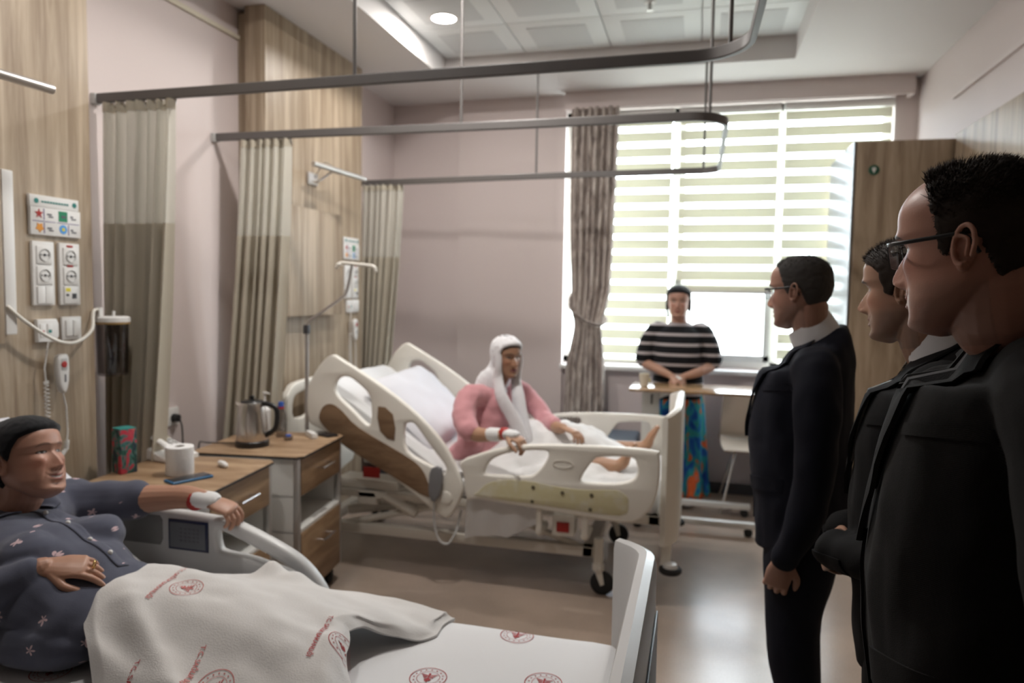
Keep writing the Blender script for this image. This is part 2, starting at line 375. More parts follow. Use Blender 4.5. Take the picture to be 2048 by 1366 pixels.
# ============================================================ ROOM SHELL
X0, X1, Y0, Y1, H = -2.65, 1.52, -2.6, 6.0, 3.2
struct('floor', B().box(X0 - .1, X1 + .1, Y0 - .1, Y1 + .2, -.1, 0), floor_m)
cb = B()
cb.box(X0 - .1, -1.94, Y0 - .1, Y1 + .2, H, H + .3).box(.58, X1 + .1, Y0 - .1, Y1 + .2, H, H + .3)
cb.box(-1.94, .58, 5.35, Y1 + .2, H, H + .3).box(-1.94, .58, Y0 - .1, -1.0, H, H + .3).box(-1.94, .58, -1.0, 5.35, 3.38, 3.5)
struct('ceiling', cb, ceil_m)
tb = B(); pb = B()
for i in range(4):
    for j in range(11):
        x = -1.925 + i * .63; y = 5.34 - .6 - j * .6
        if y < -1.0: continue
        tb.box(x, x + .622, y, y + .592, 3.352, 3.381, .004); pb.box(x + .11, x + .512, y + .10, y + .492, 3.349, 3.36, .002)
tl = struct('trim_1', tb, tile_m, smooth=30); obj('perforated_field', pb, perf_m, tl)
struct('wall_left', B().box(X0 - .1, X0, Y0 - .1, Y1, 0, H + .05), wall_m)
struct('wall_right', B().box(X1, X1 + .1, Y0 - .1, Y1, 0, H + .05), wall_m)
struct('wall_near', B().box(X0 - .1, X1 + .1, Y0 - .1, Y0, 0, H + .05), nt('dark_bounce_cut', .5, (.07, .05, .035)))  # unseen wall, given a dark colour to cut bounce light on the men
fw_ = B().box(X0, -1.12, Y1, Y1 + .2, 0, H + .05).box(1.36, X1, Y1, Y1 + .2, 0, H + .05).box(-1.12, 1.36, Y1, Y1 + .2, 0, 1.0).box(-1.12, 1.36, Y1, Y1 + .2, 3.08, H + .05)
fw_.box(-2.03, -1.10, Y1 - .05, Y1, 0, H)
struct('wall_far', fw_, wall_m)
struct('trim_2', B().box(-1.10, 1.46, Y1 - .14, Y1 - .11, 3.06, H, .003).box(1.43, 1.46, Y1 - .12, Y1, 3.06, H, .003), wall_m)  # curtain box over the window
bb = B().box(X0, X0 + .012, Y0, Y1, 0, .09).box(X1 - .012, X1, Y0, Y1, 0, .09); struct('baseboard_left', B().box(X0, X0 + .014, Y0, Y1 - .05, 0, .09, .003), dgrey_m)
struct('baseboard_far', B().box(-2.02, X1 - .02, Y1 - .064, Y1 - .052, 0, .09, .003), dgrey_m); bb.bm.free()
# wood cladding on the right wall and a cable duct over it
struct('trim_5', B().box(X1 - .03, X1, -1.5, 5.04, 0.09, 2.59, .003), ward_m)
struct('trim_3', B().box(X1 - .02, X1, -1.5, 5.2, 2.84, 2.87, .004), wall_m)
struct('trim_6', B().box(X0, X0 + .018, 2.50, 3.80, 3.02, 3.045, .004), nt('cream_duct', .5, (.68, .62, .50)))
# window: frame, panes, sill
wf = B()
def bar(x0, x1, z0, z1, y0=6.06, y1=6.12): wf.box(x0, x1, y0, y1, z0, z1, .006)
bar(-1.12, 1.36, 1.0, 1.06); bar(-1.12, 1.36, 3.02, 3.08); bar(-1.12, -1.06, 1.0, 3.08); bar(1.30, 1.36, 1.0, 3.08)
bar(-.24, -.14, 1.0, 3.08); bar(.55, .62, 1.0, 3.08); bar(-.2, .6, 1.66, 1.72)
wframe = struct('window_1', wf, whiteg_m)
sash = B(); 
for a in ((-.14, .55, 1.06, 1.11), (-.14, .55, 1.61, 1.66), (-.14, -.09, 1.06, 1.66), (.50, .55, 1.06, 1.66)): sash.box(a[0], a[1], 6.045, 6.10, a[2], a[3], .005)
obj('window_sash', sash, greyp_m, wframe); obj('window_handle', B().box(.14, .18, 6.02, 6.045, 1.07, 1.10, .003).box(.10, .17, 6.005, 6.022, 1.08, 1.10, .004), alu_m, wframe)
obj('window_pane', B().box(-1.10, 1.34, 6.085, 6.090, 1.02, 3.06), glass_m, wframe)
obj('window_sill', B().box(-1.12, 1.36, 5.93, 6.08, .955, .99, .006), white_m, wframe)
# roller blinds
for (xa, xb, zb, lab) in ((-.98, -.245, 1.03, 'cream zebra roller blind drawn fully down at the left of the window'),
                          (-.185, .555, 1.62, 'wide cream zebra roller blind in the middle, stopped above the open sash'),
                          (.60, 1.34, 1.03, 'cream zebra roller blind at the right end of the window, partly behind the wardrobe')):
    t = thing('roller_blind', lab, 'blind', ((xa + xb) / 2, 5.98, 3.03), 'zebra blinds on the window')
    obj('blind_fabric', sheetgrid(lambda u, v: (xa + (xb - xa) * u, 5.985, zb + (3.0 - zb) * v), 2, 40, .0012), blind_m, t, origin=None)
    obj('roller_housing', B().cyl((xa - .01, 5.985, 3.035), (xb + .01, 5.985, 3.035), .032), white_m, t)
    obj('bottom_bar', B().box(xa, xb, 5.975, 5.992, zb - .022, zb, .004), white_m, t)
    obj('bead_chain', B().cyl((xb + .018, 5.97, 3.03), (xb + .018, 5.97, 1.5), .003, n=8), white_m, t)

# ============================================================ CEILING THINGS
def downlight(x, y, lab, z=3.352, r=.095, power=LAMP_W):
    t = thing('ceiling_downlight', lab, 'ceiling light', (x, y, z), 'round ceiling downlights')
    obj('trim_ring', B().lathe([(r * .84, -.004), (r, -.006), (r + .012, -.002), (r + .012, .006), (r * .84, .006)], (x, y, z)), white_m, t)
    obj('light_diffuser', B().lathe([(.001, -.004), (r * .84, -.004), (r * .84, .002), (.001, .002)], (x, y, z)), emit_m, t)
    li = bpy.data.lights.new('downlight_lamp', 'AREA'); li.shape = 'DISK'; li.size = .17; li.energy = power; li.color = (1, .955, .915)
    lo = bpy.data.objects.new('downlight_lamp', li); COL.objects.link(lo); lo.parent = t; lo.location = (0, 0, -.012)
downlight(-1.664, 4.554, 'glowing round downlight in the ceiling recess above the far bed')
downlight(-1.1, 3.0, 'round ceiling downlight above the bedside cabinets', power=26); downlight(-1.66, 1.75, 'round ceiling downlight above the near bed', power=9)
struct('ceiling_sprinkler_rose', B().lathe([(.001, 0), (.035, 0), (.035, -.006), (.001, -.006)], (-.347, 4.574, 3.352)), white_m)
sp = B().cyl((-.347, 4.574, 3.35), (-.347, 4.574, 3.31), .009).lathe([(.001, 0), (.018, 0), (.02, -.004), (.001, -.004)], (-.347, 4.574, 3.305))
sp.tube([(-.359, 4.574, 3.34), (-.362, 4.574, 3.32), (-.347, 4.574, 3.305)], .002, 6).tube([(-.335, 4.574, 3.34), (-.332, 4.574, 3.32), (-.347, 4.574, 3.305)], .002, 6)
bpy.data.objects['ceiling_sprinkler_rose'].name = 'trim_4'
set_props(obj('fire_sprinkler', sp, alu_m), 'small brass-grey fire sprinkler head hanging from a ceiling tile', 'sprinkler')

# rails
def rail(pts, hangers, lab, top, name='curtain_rail'):
    t = thing(name, lab, 'curtain rail', pts[0])
    # box-section rail with rounded corners in plan
    P = [V(p) for p in pts]; b = B(); Rg = []
    for i, p in enumerate(P):
        d = (P[min(i + 1, len(P) - 1)] - P[max(i - 1, 0)]).normalized(); s = d.cross(V((0, 0, 1))).normalized()
        w_, h_ = .011, .021
        Rg.append([p + s * a * w_ + V((0, 0, c * h_)) for a, c in ((-1, -.8), (-.8, -1), (.8, -1), (1, -.8), (1, .8), (.8, 1), (-.8, 1), (-1, .8))])
    b.rings(Rg); obj('rail_profile', b, railm, t, smooth=25)
    e = P[0]; obj('wall_bracket', B().box(e.x - .003, e.x + .025, e.y - .02, e.y + .02, e.z - .025, e.z + .022, .003), greyp_m, t)
    for (x, y, z) in hangers:
        obj('hanger_rod', B().cyl((x, y, z + .015), (x, y, top), .0075, n=12).lathe([(.001, 0), (.022, 0), (.022, -.01), (.001, -.01)], (x, y, top)), railm, t)
def corner(cx, cy, z, r, a0, a1, n=12): return [(cx + r * math.cos(R(a0 + (a1 - a0) * i / n)), cy + r * math.sin(R(a0 + (a1 - a0) * i / n)), z) for i in range(n + 1)]
z = 2.415
rail([(X0, 2.72, z), (-2.0, 2.71, z), (-1.2, 2.69, z)] + corner(-.06, 2.47, z, .2, 90, 0) + [(.145, 2.1, z), (.145, .9, z)], [(-1.36, 2.695, z), (.075, 2.64, z), (.145, 1.2, z)],
     'large grey aluminium curtain rail over the near bed, curving towards the camera', 3.2)
rail([(X0, 3.54, z), (-2.0, 3.54, z), (-1.2, 3.55, z)] + corner(-.08, 3.72, z, .18, -90, 0) + [(.10, 4.5, z)] + corner(-.02, 4.95, z, .12, 0, 90) + [(-1.2, 5.12, z), (-2.0, 5.2, z), (X0, 5.25, z)],
     [(-1.2, 3.55, z), (.02, 3.60, z), (.0, 5.06, z), (-1.16, 5.12, z)], 'U-shaped aluminium curtain rail hung around the far bed', 3.2)

# privacy curtains: net top, cloth body
def pcurtain(x0, x1, xb0, xb1, y, zt, zs, zb, folds, amp, lab, ph=0):
    t = thing('privacy_curtain', lab, 'curtain', ((x0 + x1) / 2, y, zb), 'hospital privacy curtains')
    def f(u, v, za, zc):
        zz = za + (zc - za) * v; k = (zt - zz) / (zt - zb); k2 = k ** 1.4
        a = x0 + (xb0 - x0) * k2; b_ = x1 + (xb1 - x1) * k2
        wob = .25 * math.sin(u * 9 + ph) + .15 * math.sin(u * 23 + 3 * k + ph)
        return (a + (b_ - a) * (u + .012 * math.sin(u * folds * 6.28 * 2 + ph)), y + amp * (.55 + .45 * k) * math.sin((u + wob * .08) * folds * 6.283 + ph + .6 * math.sin(k * 3)), zz)
    obj('mesh_top', sheetgrid(lambda u, v: f(u, v, zs, zt - .012), folds * 14, 10, .0012), net_m, t)
    obj('curtain_cloth', sheetgrid(lambda u, v: f(u, v, zb, zs), folds * 14, 22, .0015), drape_m, t)
    for i in range(folds + 1):
        p = f(i / folds, 1, zs, zt - .012); obj('hook', B().tube([(p[0], p[1], zt - .03), (p[0], y, zt - .012), (p[0], y, zt)], .003, 6), white_m, t)
    obj('heading_tape', sheetgrid(lambda u, v: tuple(a + b_ for a, b_ in zip(f(u, v, zt - .05, zt - .008), (0, -.002, 0))), folds * 14, 3, .002), drape_m, t)
pcurtain(-2.60, -2.22, -2.62, -2.38, 2.72, 2.40, 1.86, .35, 7, .042, 'cream privacy curtain with net top bunched at the wall beside the near bed', .4)
pcurtain(-2.47, -2.17, -2.64, -2.30, 3.54, 2.40, 1.87, .35, 6, .040, 'cream privacy curtain bunched behind the kettle between the two beds', 1.7)
pcurtain(-2.56, -2.23, -2.60, -2.40, 5.22, 2.40, 1.84, .35, 6, .045, 'pale privacy curtain gathered beside the far wall corner, farthest of the three', 2.9)

# patterned window curtain tied back
def wc():
    t = thing('window_curtain', 'grey-brown patterned drape tied back at the left of the window', 'curtain', (-.88, 5.9, .1))
    keys = [(.06, -1.08, -.70, 1.0), (.44, -1.07, -.72, 1.0), (1.0, -1.05, -.73, .8), (1.25, -1.0, -.76, .5), (1.34, -.99, -.77, .4), (1.45, -1.02, -.73, .6), (1.6, -1.02, -.70, .9), (2.2, -1.04, -.68, 1), (3.07, -1.045, -.66, 1)]
    def f(u, v):
        zz = .06 + v * 3.01; a, b_, k = lerpk(zz, keys); return (a + (b_ - a) * u, 5.87 + .024 * k * math.sin(u * 44 + .5 * math.sin(zz * 2)) + .012 * math.sin(u * 17 + zz), zz)
    obj('curtain_cloth', sheetgrid(f, 100, 60, .003), pcurt_m, t)
    obj('tieback', B().tube([(-1.03, 5.93, 1.56), (-1.01, 5.80, 1.47), (-.90, 5.79, 1.37), (-.78, 5.80, 1.33), (-.745, 5.88, 1.36), (-.80, 5.93, 1.42)], (.012), 10, flat=2.8), pcurt_m, t)
    obj('curtain_track', B().box(-1.06, -.64, 5.88, 5.91, 3.075, 3.095, .003), white_m, t)
wc()

# ============================================================ HEADWALL PANELS + fittings
def headpanel(y0, y1, lab):
    t = thing('headwall_panel', lab, 'wall panel', (-2.5, (y0 + y1) / 2, 0), 'wood headwall panels')
    obj('laminate_panel', B().box(X0 + .07, -2.45, y0, y1, .0, H - .002, .003), panel_m, t)
    obj('side_return', B().box(X0 + .004, X0 + .069, y0 + .03, y1 - .03, .0, H - .03), dwoodv_m if False else panel_m, t)
headpanel(1.05, 2.49, 'light oak laminate headwall panel at the left edge behind the near bed')
headpanel(3.74, 4.97, 'light oak laminate headwall panel behind the far bed')
def board(y0, y1, z0, z1, lab):
    t = thing('raised_board', lab, 'wall board', (-2.45, (y0 + y1) / 2, z0), 'raised wooden boards on the headwall panels')
    obj('board_face', B().box(-2.40, -2.375, y0, y1, z0, z1, .004), panel_m, t); obj('board_spacer', B().box(-2.45, -2.40, y0 + .02, y1 - .02, z0 + .02, z1 - .02), dwood_m, t)
board(1.3, 2.025, 1.37, 2.05, 'raised oak board cut off by the left edge of the photo'); board(3.82, 4.52, 1.415, 2.085, 'square raised oak board under the reading lamp behind the far bed')
set_props(obj('plastic_channel', B().box(-2.45, -2.405, 2.055, 2.10, 1.40, 1.99, .006), white_m), 'vertical white plastic channel beside the left raised board', 'channel')
def wlamp(y, z, lab, glow=True):
    t = thing('reading_lamp', lab, 'wall lamp', (-2.45, y, z), 'chrome reading lamps')
    obj('wall_plate', B().box(-2.452, -2.435, y - .06, y + .06, z - .045, z + .03, .005), alu_m, t)
    obj('lamp_arm', B().tube([(-2.44, y - .02, z - .02), (-2.40, y - .02, z - .03), (-2.33, y, z + .02), (-2.30, y + .03, z + .05)], .008, 10).tube([(-2.44, y + .02, z), (-2.37, y + .03, z + .10), (-2.30, y + .06, z + .04)], .004, 8), chrome_m, t)
    obj('lamp_bar', B().cyl((-2.30, y - .24, z + .045), (-2.22, y + .30, z + .03), .016).box(-2.31, -2.27, y - .02, y + .1, z + .03, z + .06, .005), alu_m, t)
wlamp(4.25, 2.30, 'chrome reading lamp on the headwall above the far bed')
wlamp(1.80, 2.235, 'chrome reading lamp bar poking in at the left edge of the photo')
# information signs
def star(cx, cy, r, k=.42, n=5, rot=90): return [(cx + (r if i % 2 == 0 else r * k) * math.cos(R(rot + i * 180 / n)), cy + (r if i % 2 == 0 else r * k) * math.sin(R(rot + i * 180 / n))) for i in range(2 * n)]
def disc(cx, cy, r, n=20): return [(cx + r * math.cos(2 * math.pi * i / n), cy + r * math.sin(2 * math.pi * i / n)) for i in range(n)]
def rect(a, b, c, d): return [(a, c), (b, c), (b, d), (a, d)]
def sign(y0, z1, lab, w_=.228):
    k = w_ / .228; t = thing('info_sign', lab, 'sign', (-2.45, y0, z1 - .15 * k), 'patient information signs')
    def P(name, shapes, m, x=-2.4365, th=.0012):
        b = B()
        for s_ in shapes: b.plate([(y0 + a * k, z1 + c * k) for a, c in s_], (), th, .0002, MYZ(x), 1, 0)
        obj(name, b, m, t)
    obj('sign_plate', B().box(-2.45, -2.4372, y0, y0 + .220 * k, z1 - .045 * k, z1, .001).box(-2.45, -2.4372, y0 + .002, y0 + .228 * k, z1 - .150 * k, z1 - .0455 * k, .001), white_m, t)
    P('heading_line', [rect(.05 + i * .0125, .05 + i * .0125 + .0095, -.027, -.020) for i in range(10)], teal_m); P('heading_badge', [disc(.028, -.022, .010)], teal_m); P('heading_badge', [disc(.200, -.022, .010)], teal_m)
    P('red_star', [star(.038, -.070, .020)], red_m); P('green_square', [rect(.125, .165, -.092, -.052)], nt('sign_green', .6, (.02, .25, .12)) if 'sign_green' not in MATS else MATS['sign_green'])
    P('green_square_mark', [rect(.137, .158, -.078, -.068)], ink_m, -2.4355)
    P('orange_leaf', [star(.040, -.122, .020, .62, 5, 270)], orange_m); P('blue_disc', [disc(.145, -.122, .018)], lblue_m); P('blue_disc_core', [disc(.145, -.122, .007)], yel_m, -2.4355)
    P('cell_line', [rect(.058, .061, -.092, -.050), rect(.058, .061, -.143, -.103), rect(.168, .171, -.143, -.103), rect(.010, .110, -.099, -.097), rect(.118, .22, -.099, -.097)], purple_m)
    P('caption', [rect(.074, .094, -.073, -.067), rect(.080, .100, -.081, -.076), rect(.180, .192, -.073, -.067), rect(.184, .206, -.081, -.076), rect(.074, .094, -.125, -.119), rect(.080, .100, -.133, -.128), rect(.180, .192, -.125, -.119), rect(.184, .206, -.133, -.128)], ink_m)
sign(2.192, 1.922, 'white information sign with red star and green square above the near sockets')
sign(4.668, 1.955, 'small white information sign on the headwall behind the far bed', .235)
def sockets(y, z1, lab, red=False, n=2):
    t = thing('socket_strip', lab, 'socket', (-2.45, y, z1 - .245), 'vertical white socket strips')
    obj('strip_frame', B().box(-2.45, -2.436, y, y + .095, z1 - .245, z1, .004), white_m, t)
    for i in range(n):
        zc = z1 - .052 - i * .078
        obj('socket_insert', B().box(-2.437, -2.431, y + .014, y + .081, zc - .034, zc + .034, .003), white_m, t)
        d = obj('socket_well', B().lathe([(.001, 0), (.020, 0), (.020, .0025), (.023, .004), (.023, 0), (.001, 0)], (-2.4312, y + .0475, zc), M=Matrix.Rotation(R(90), 4, 'Y')), greyp_m, t)
        obj('earth_clip', B().box(-2.4312, -2.428, y + .042, y + .053, zc - .004, zc + .004, .001).box(-2.4312, -2.427, y + .03, y + .034, zc - .002, zc + .002).box(-2.4312, -2.427, y + .06, y + .064, zc - .002, zc + .002), dgrey_m, t)
        if red: obj('red_marker', B().box(-2.4365, -2.4335, y + .033, y + .061, zc + .036, zc + .0435, .001), red_m, t)
    zc = z1 - .205
    if red:
        obj('data_socket', B().box(-2.437, -2.431, y + .014, y + .081, zc - .034, zc + .034, .003), white_m, t)
        obj('yellow_marker', B().box(-2.4315, -2.430, y + .02, y + .042, zc + .014, zc + .028), yel_m, t); obj('data_port', B().box(-2.4315, -2.4295, y + .022, y + .034, zc - .004, zc + .004).box(-2.4315, -2.4295, y + .05, y + .07, zc - .014, zc + .006), dgrey_m, t)
    else:
        obj('rocker_switch', B().box(-2.437, -2.430, y + .014, y + .047, zc - .034, zc + .034, .004).box(-2.437, -2.430, y + .048, y + .081, zc - .034, zc + .034, .004), white_m, t)
sockets(2.197, 1.748, 'white socket strip with two sockets and a double switch, under the near sign')
sockets(2.316, 1.748, 'white socket strip with red markers, right of the plain strip under the near sign', True)
sockets(4.680, 1.765, 'left of two white socket strips behind the far bed'); sockets(4.795, 1.765, 'right of two white socket strips behind the far bed', True)
def switch(y, z, lab):
    t = thing('light_switch', lab, 'switch', (-2.45, y, z), 'square switch plates')
    obj('switch_frame', B().box(-2.45, -2.438, y, y + .092, z, z + .092, .004), white_m, t); obj('rocker', B().box(-2.439, -2.432, y + .014, y + .045, z + .014, z + .078, .003), white_m, t); obj('rocker', B().box(-2.439, -2.430, y + .047, y + .078, z + .014, z + .078, .003), white_m, t)
switch(2.322, 1.364, 'square double light switch below the near socket strips'); switch(4.81, 1.42, 'square white switch plate under the far sockets')
def caller(y, z, lab, glab, s=1.0, hy=None):
    t = thing('call_unit', lab, 'nurse call unit', (-2.45, y, z), 'nurse call wall units')
    obj('unit_body', B().plate([(y, z), (y + .08, z - .002), (y + .095, z + .02), (y + .095, z + .07), (y + .085, z + .088), (y, z + .088)], (), .02, .004, MYZ(-2.44), 1), white_m, t)
    obj('unit_key', B().box(-2.4305, -2.427, y + .008, y + .03, z + .02, z + .07, .002), white_m, t); obj('unit_key', B().box(-2.4305, -2.427, y + .04, y + .062, z + .02, z + .07, .002), white_m, t)
    obj('red_mark', B().box(-2.4275, -2.4262, y + .012, y + .026, z + .035, z + .045), red_m, t); obj('green_mark', B().box(-2.4275, -2.4262, y + .044, y + .058, z + .035, z + .047), teal_m, t)
    # handset hanging in its clip, coiled cord
    h = thing('call_handset', glab, 'nurse call handset', (-2.44, y + .085, z - .20), 'nurse call handsets')
    yc = y + .088; zt = z - .055
    obj('handset_body', B().plate([(yc - .022, zt), (yc + .018, zt + .004), (yc + .026, zt - .03), (yc + .024, zt - .10), (yc + .010, zt - .145), (yc - .008, zt - .145), (yc - .022, zt - .11), (yc - .028, zt - .03)], (), .026, .008, MYZ(-2.415), 2), white_m, h)
    obj('call_button', B().plate(disc(yc - .002, zt - .035, .013), (), .004, .001, MYZ(-2.4008), 1), red_m, h, 'red and white call button')
    obj('key_window', B().plate(rect(yc - .014, yc + .012, zt - .056, zt - .012), (), .003, .001, MYZ(-2.4015), 1), greyp_m, h)
    obj('lower_key', B().plate(rect(yc, yc + .006, zt - .105, zt - .075), (), .003, .001, MYZ(-2.4015), 1), ink_m, h)
    pts = []; path = [(yc - .085 + .03, z), (yc - .075, z - .10), (yc - .070, z - .16), (yc - .066, z - .30), (yc - .055, z - .40), (yc - .02, z - .46), (yc + .012, z - .43), (yc + .022, z - .36), (yc + .018, z - .26), (yc + .005, z - .205)]
    def at(tt):
        i = min(int(tt), len(path) - 2); f = tt - i; return (path[i][0] * (1 - f) + path[i + 1][0] * f, path[i][1] * (1 - f) + path[i + 1][1] * f)
    n = 620
    for i in range(n + 1):
        tt = (len(path) - 1) * i / n; a = at(tt); r_ = .008 if 1.8 < tt < 6.5 else .001; an = i * .85
        pts.append((-2.418 + r_ * math.cos(an), a[0] + r_ * math.sin(an), a[1]))
    obj('coiled_cord', B().tube(pts, .0026, 5, 1, endround=False), white_m, h)
caller(2.205, 1.362, 'white call unit with red and green keys below the plain socket strip', 'white call handset with coiled cord hanging above the reclining woman')
caller(4.705, 1.42, 'small white call unit under the far sockets', 'white call handset with coiled cord hanging behind the far bed')
# suction regulator, tube and jar by the near curtain
def suction():
    t = thing('suction_unit', 'white topped suction regulator with clear jar at the edge of the near wood panel', 'suction unit', (-2.45, 2.56, 1.2))
    obj('regulator_cap', B().lathe([(.001, .012), (.065, .012), (.072, .006), (.072, -.012), (.001, -.012)], (-2.44, 2.575, 1.44)), white_m, t)
    obj('seal_ring', B().lathe([(.066, 0), (.071, 0), (.071, -.008), (.066, -.008)], (-2.44, 2.575, 1.428)), nt('amber_ring', .5, (.35, .22, .07)), t)
    obj('elbow', B().box(-2.46, -2.44, 2.508, 2.53, 1.445, 1.49, .004).cyl((-2.44, 2.585, 1.45), (-2.44, 2.585, 1.475), .006), white_m, t)
    obj('jar', B().lathe([(.001, -.24), (.055, -.24), (.06, -.23), (.064, -.02), (.060, -.02), (.056, -.228), (.001, -.235)], (-2.44, 2.575, 1.438)), jar_m, t)
    obj('bracket', B().box(-2.65, -2.47, 2.555, 2.595, 1.42, 1.44, .003), alu_m, t)
    set_props(obj('suction_hose', B().tube([(-2.40, 2.06, 1.50), (-2.395, 2.11, 1.455), (-2.39, 2.18, 1.405), (-2.39, 2.25, 1.368), (-2.39, 2.32, 1.355), (-2.40, 2.39, 1.372), (-2.41, 2.44, 1.405), (-2.43, 2.465, 1.45), (-2.44, 2.48, 1.478), (-2.45, 2.515, 1.482)], .0065, 10), cream_m), 'pale hose looping across the near wood panel to the suction jar', 'hose')
suction()
# wall socket with black plug behind the telephone
t = thing('wall_socket', 'white wall socket with a black plug low on the wall behind the telephone', 'socket', (X0, 3.0, .86))
obj('socket_frame', B().box(X0, X0 + .012, 2.99, 3.22, .86, .955, .004), white_m, t); obj('black_plug', B().lathe([(.001, 0), (.022, 0), (.02, .03), (.001, .035)], (X0 + .012, 3.18, .90), M=Matrix.Rotation(R(90), 4, 'Y')).tube([(X0 + .04, 3.18, .90), (X0 + .07, 3.17, .86), (X0 + .05, 3.2, .7)], .004, 8), black_m, t)

# ============================================================ BEDSIDE CABINETS
def cabinet(cx, cy, rot, lab):
    t = thing('bedside_cabinet', lab, 'bedside cabinet', (0, 0, 0), 'bedside cabinets'); W_ = .56; D = .56
    # local: front faces +x, width along y, top at .80
    obj('cabinet_top', B().plate([(-D, -W_ / 2), (-.03, -W_ / 2), (0, -W_ / 2 + .03), (0, W_ / 2 - .03), (-.03, W_ / 2), (-D, W_ / 2)], (), .012, .001, MXY(.794), 1), dwood_m, t)
    obj('top_edge', B().plate([(-D, -W_ / 2 - .002), (-.028, -W_ / 2 - .002), (.002, -W_ / 2 + .03), (.002, W_ / 2 - .03), (-.028, W_ / 2 + .002), (-D, W_ / 2 + .002)], (), .008, .001, MXY(.792), 1), black_m, t)
    c = B(); y0, y1 = -W_ / 2 + .012, W_ / 2 - .012
    c.box(-D + .02, -.03, y0, y0 + .018, .10, .786, .003).box(-D + .02, -.03, y1 - .018, y1, .10, .786, .003).box(-D + .02, -D + .035, y0, y1, .10, .786).box(-D + .02, -.03, y0, y1, .10, .118).box(-D + .02, -.02, y0, y1, .425, .445, .003).box(-D + .02, -.04, y0, y1, .60, .612)
    obj('cabinet_body', c, whiteg_m, t)
    for y in (y0 - .001, y1 - .027): obj('corner_post', B().box(-.048, -.018, y, y + .028, .10, .786, .006), alu_m, t)
    def hd(zc, p): obj('handle', B().cyl((.022, -.075, zc), (.022, .075, zc), .006).cyl((-.018, -.06, zc), (.022, -.06, zc), .005).cyl((-.018, .06, zc), (.022, .06, zc), .005), chrome_m, p)
    d = obj('drawer', B().box(-.035, -.016, y0 + .027, y1 - .027, .605, .782, .002), dwoodv_m, t); hd(.70, d)
    d = obj('door', B().box(-.035, -.016, y0 + .027, y1 - .027, .105, .424, .002), dwoodv_m, t); hd(.335, d)
    for x, y in ((-.07, y0 + .05), (-.07, y1 - .05), (-D + .07, y0 + .05), (-D + .07, y1 - .05)):
        k = obj('caster', B().cyl((x - .012, y, .032), (x + .012, y, .032), .032).cyl((x - .018, y, .05), (x + .018, y, .05), .02).cyl((x, y, .05), (x, y, .102), .01), rub_m, t)
    t.location = (cx, cy, 0); t.rotation_euler = (0, 0, R(rot)); return t
cabinet(-1.815, 2.61, 6.5, 'oak and white bedside cabinet holding toilet roll and blue phone, nearer of the two')
cabinet(-1.80, 3.245, 6.5, 'oak and white bedside cabinet holding the kettle, beside the far bed')
TZ = .8005
# kettle
t = thing('electric_kettle', 'stainless steel electric kettle with black handle on the farther bedside cabinet', 'kettle', (-2.13, 3.1, TZ))
kx, ky = -2.13, 3.12
obj('kettle_body', B().lathe([(.001, .030), (.075, .030), (.077, .034), (.074, .09), (.066, .17), (.060, .212), (.057, .218), (.001, .218)], (kx, ky, TZ), 40), steel_m, t)
obj('kettle_base', B().lathe([(.001, 0), (.078, 0), (.081, .006), (.080, .026), (.076, .031), (.001, .031)], (kx, ky, TZ), 40), black_m, t)
obj('kettle_lid', B().lathe([(.001, .232), (.02, .231), (.05, .225), (.058, .216), (.001, .214)], (kx, ky, TZ), 36).lathe([(.001, .25), (.011, .25), (.013, .243), (.008, .23), (.001, .23)], (kx, ky, TZ)), black_m, t)
obj('spout', B().tube([(kx - .045, ky - .01, TZ + .185), (kx - .066, ky - .012, TZ + .202), (kx - .080, ky - .014, TZ + .215)], [(.024, .02), (.018, .012), (.006, .004)], 12), steel_m, t)
obj('handle', B().tube([(kx + .045, ky, TZ + .212), (kx + .085, ky + .005, TZ + .212), (kx + .128, ky + .01, TZ + .190), (kx + .132, ky + .01, TZ + .13), (kx + .118, ky + .008, TZ + .085), (kx + .070, ky + .003, TZ + .055)], [(.013, .010)] * 6, 12, up=(0, 1, 0)), black_m, t)
obj('power_cord', B().tube([(kx - .07, ky, TZ + .006), (kx - .14, ky - .04, TZ + .012), (kx - .22, ky - .05, TZ + .010), (kx - .27, ky - .03, TZ + .006), (kx - .31, ky - .0, TZ - .02), (kx - .33, ky, TZ - .2)], .0035, 8), black_m, t)
# small things on that cabinet
t = thing('pump_bottle', 'small white pump bottle standing behind the kettle', 'bottle', (-2.21, 3.35, TZ))
obj('bottle_body', B().lathe([(.001, 0), (.028, 0), (.030, .01), (.030, .14), (.012, .165), (.001, .165)], (-2.21, 3.35, TZ)), white_m, t)
obj('pump_head', B().lathe([(.011, .165), (.013, .185), (.005, .187), (.005, .225), (.011, .225), (.011, .235), (.001, .235)], (-2.21, 3.35, TZ)).cyl((-2.21, 3.35, TZ + .23), (-2.18, 3.35, TZ + .227), .004), white_m, t)
t = thing('medicine_bottle', 'clear bottle with blue cap and red collar behind the kettle handle', 'bottle', (-2.12, 3.36, TZ))
obj('bottle_body', B().lathe([(.001, 0), (.026, 0), (.028, .01), (.028, .12), (.014, .15), (.001, .15)], (-2.12, 3.36, TZ)), jar_m, t)
obj('blue_cap', B().lathe([(.001, .16), (.015, .16), (.015, .178), (.012, .186), (.001, .186)], (-2.12, 3.36, TZ)), blue_m, t, 'blue cap'); obj('red_collar', B().lathe([(.001, .15), (.017, .15), (.017, .16), (.001, .16)], (-2.12, 3.36, TZ)), red_m, t)
t = thing('lidded_cup', 'tiny clear cup with blue lid lying beside the kettle', 'cup', (-2.04, 3.30, TZ)); obj('cup_body', B().lathe([(.001, 0), (.022, 0), (.024, .018), (.001, .018)], (-2.04, 3.30, TZ)), jar_m, t); obj('blue_lid', B().lathe([(.001, .018), (.015, .018), (.014, .026), (.001, .026)], (-2.04, 3.30, TZ)), blue_m, t)
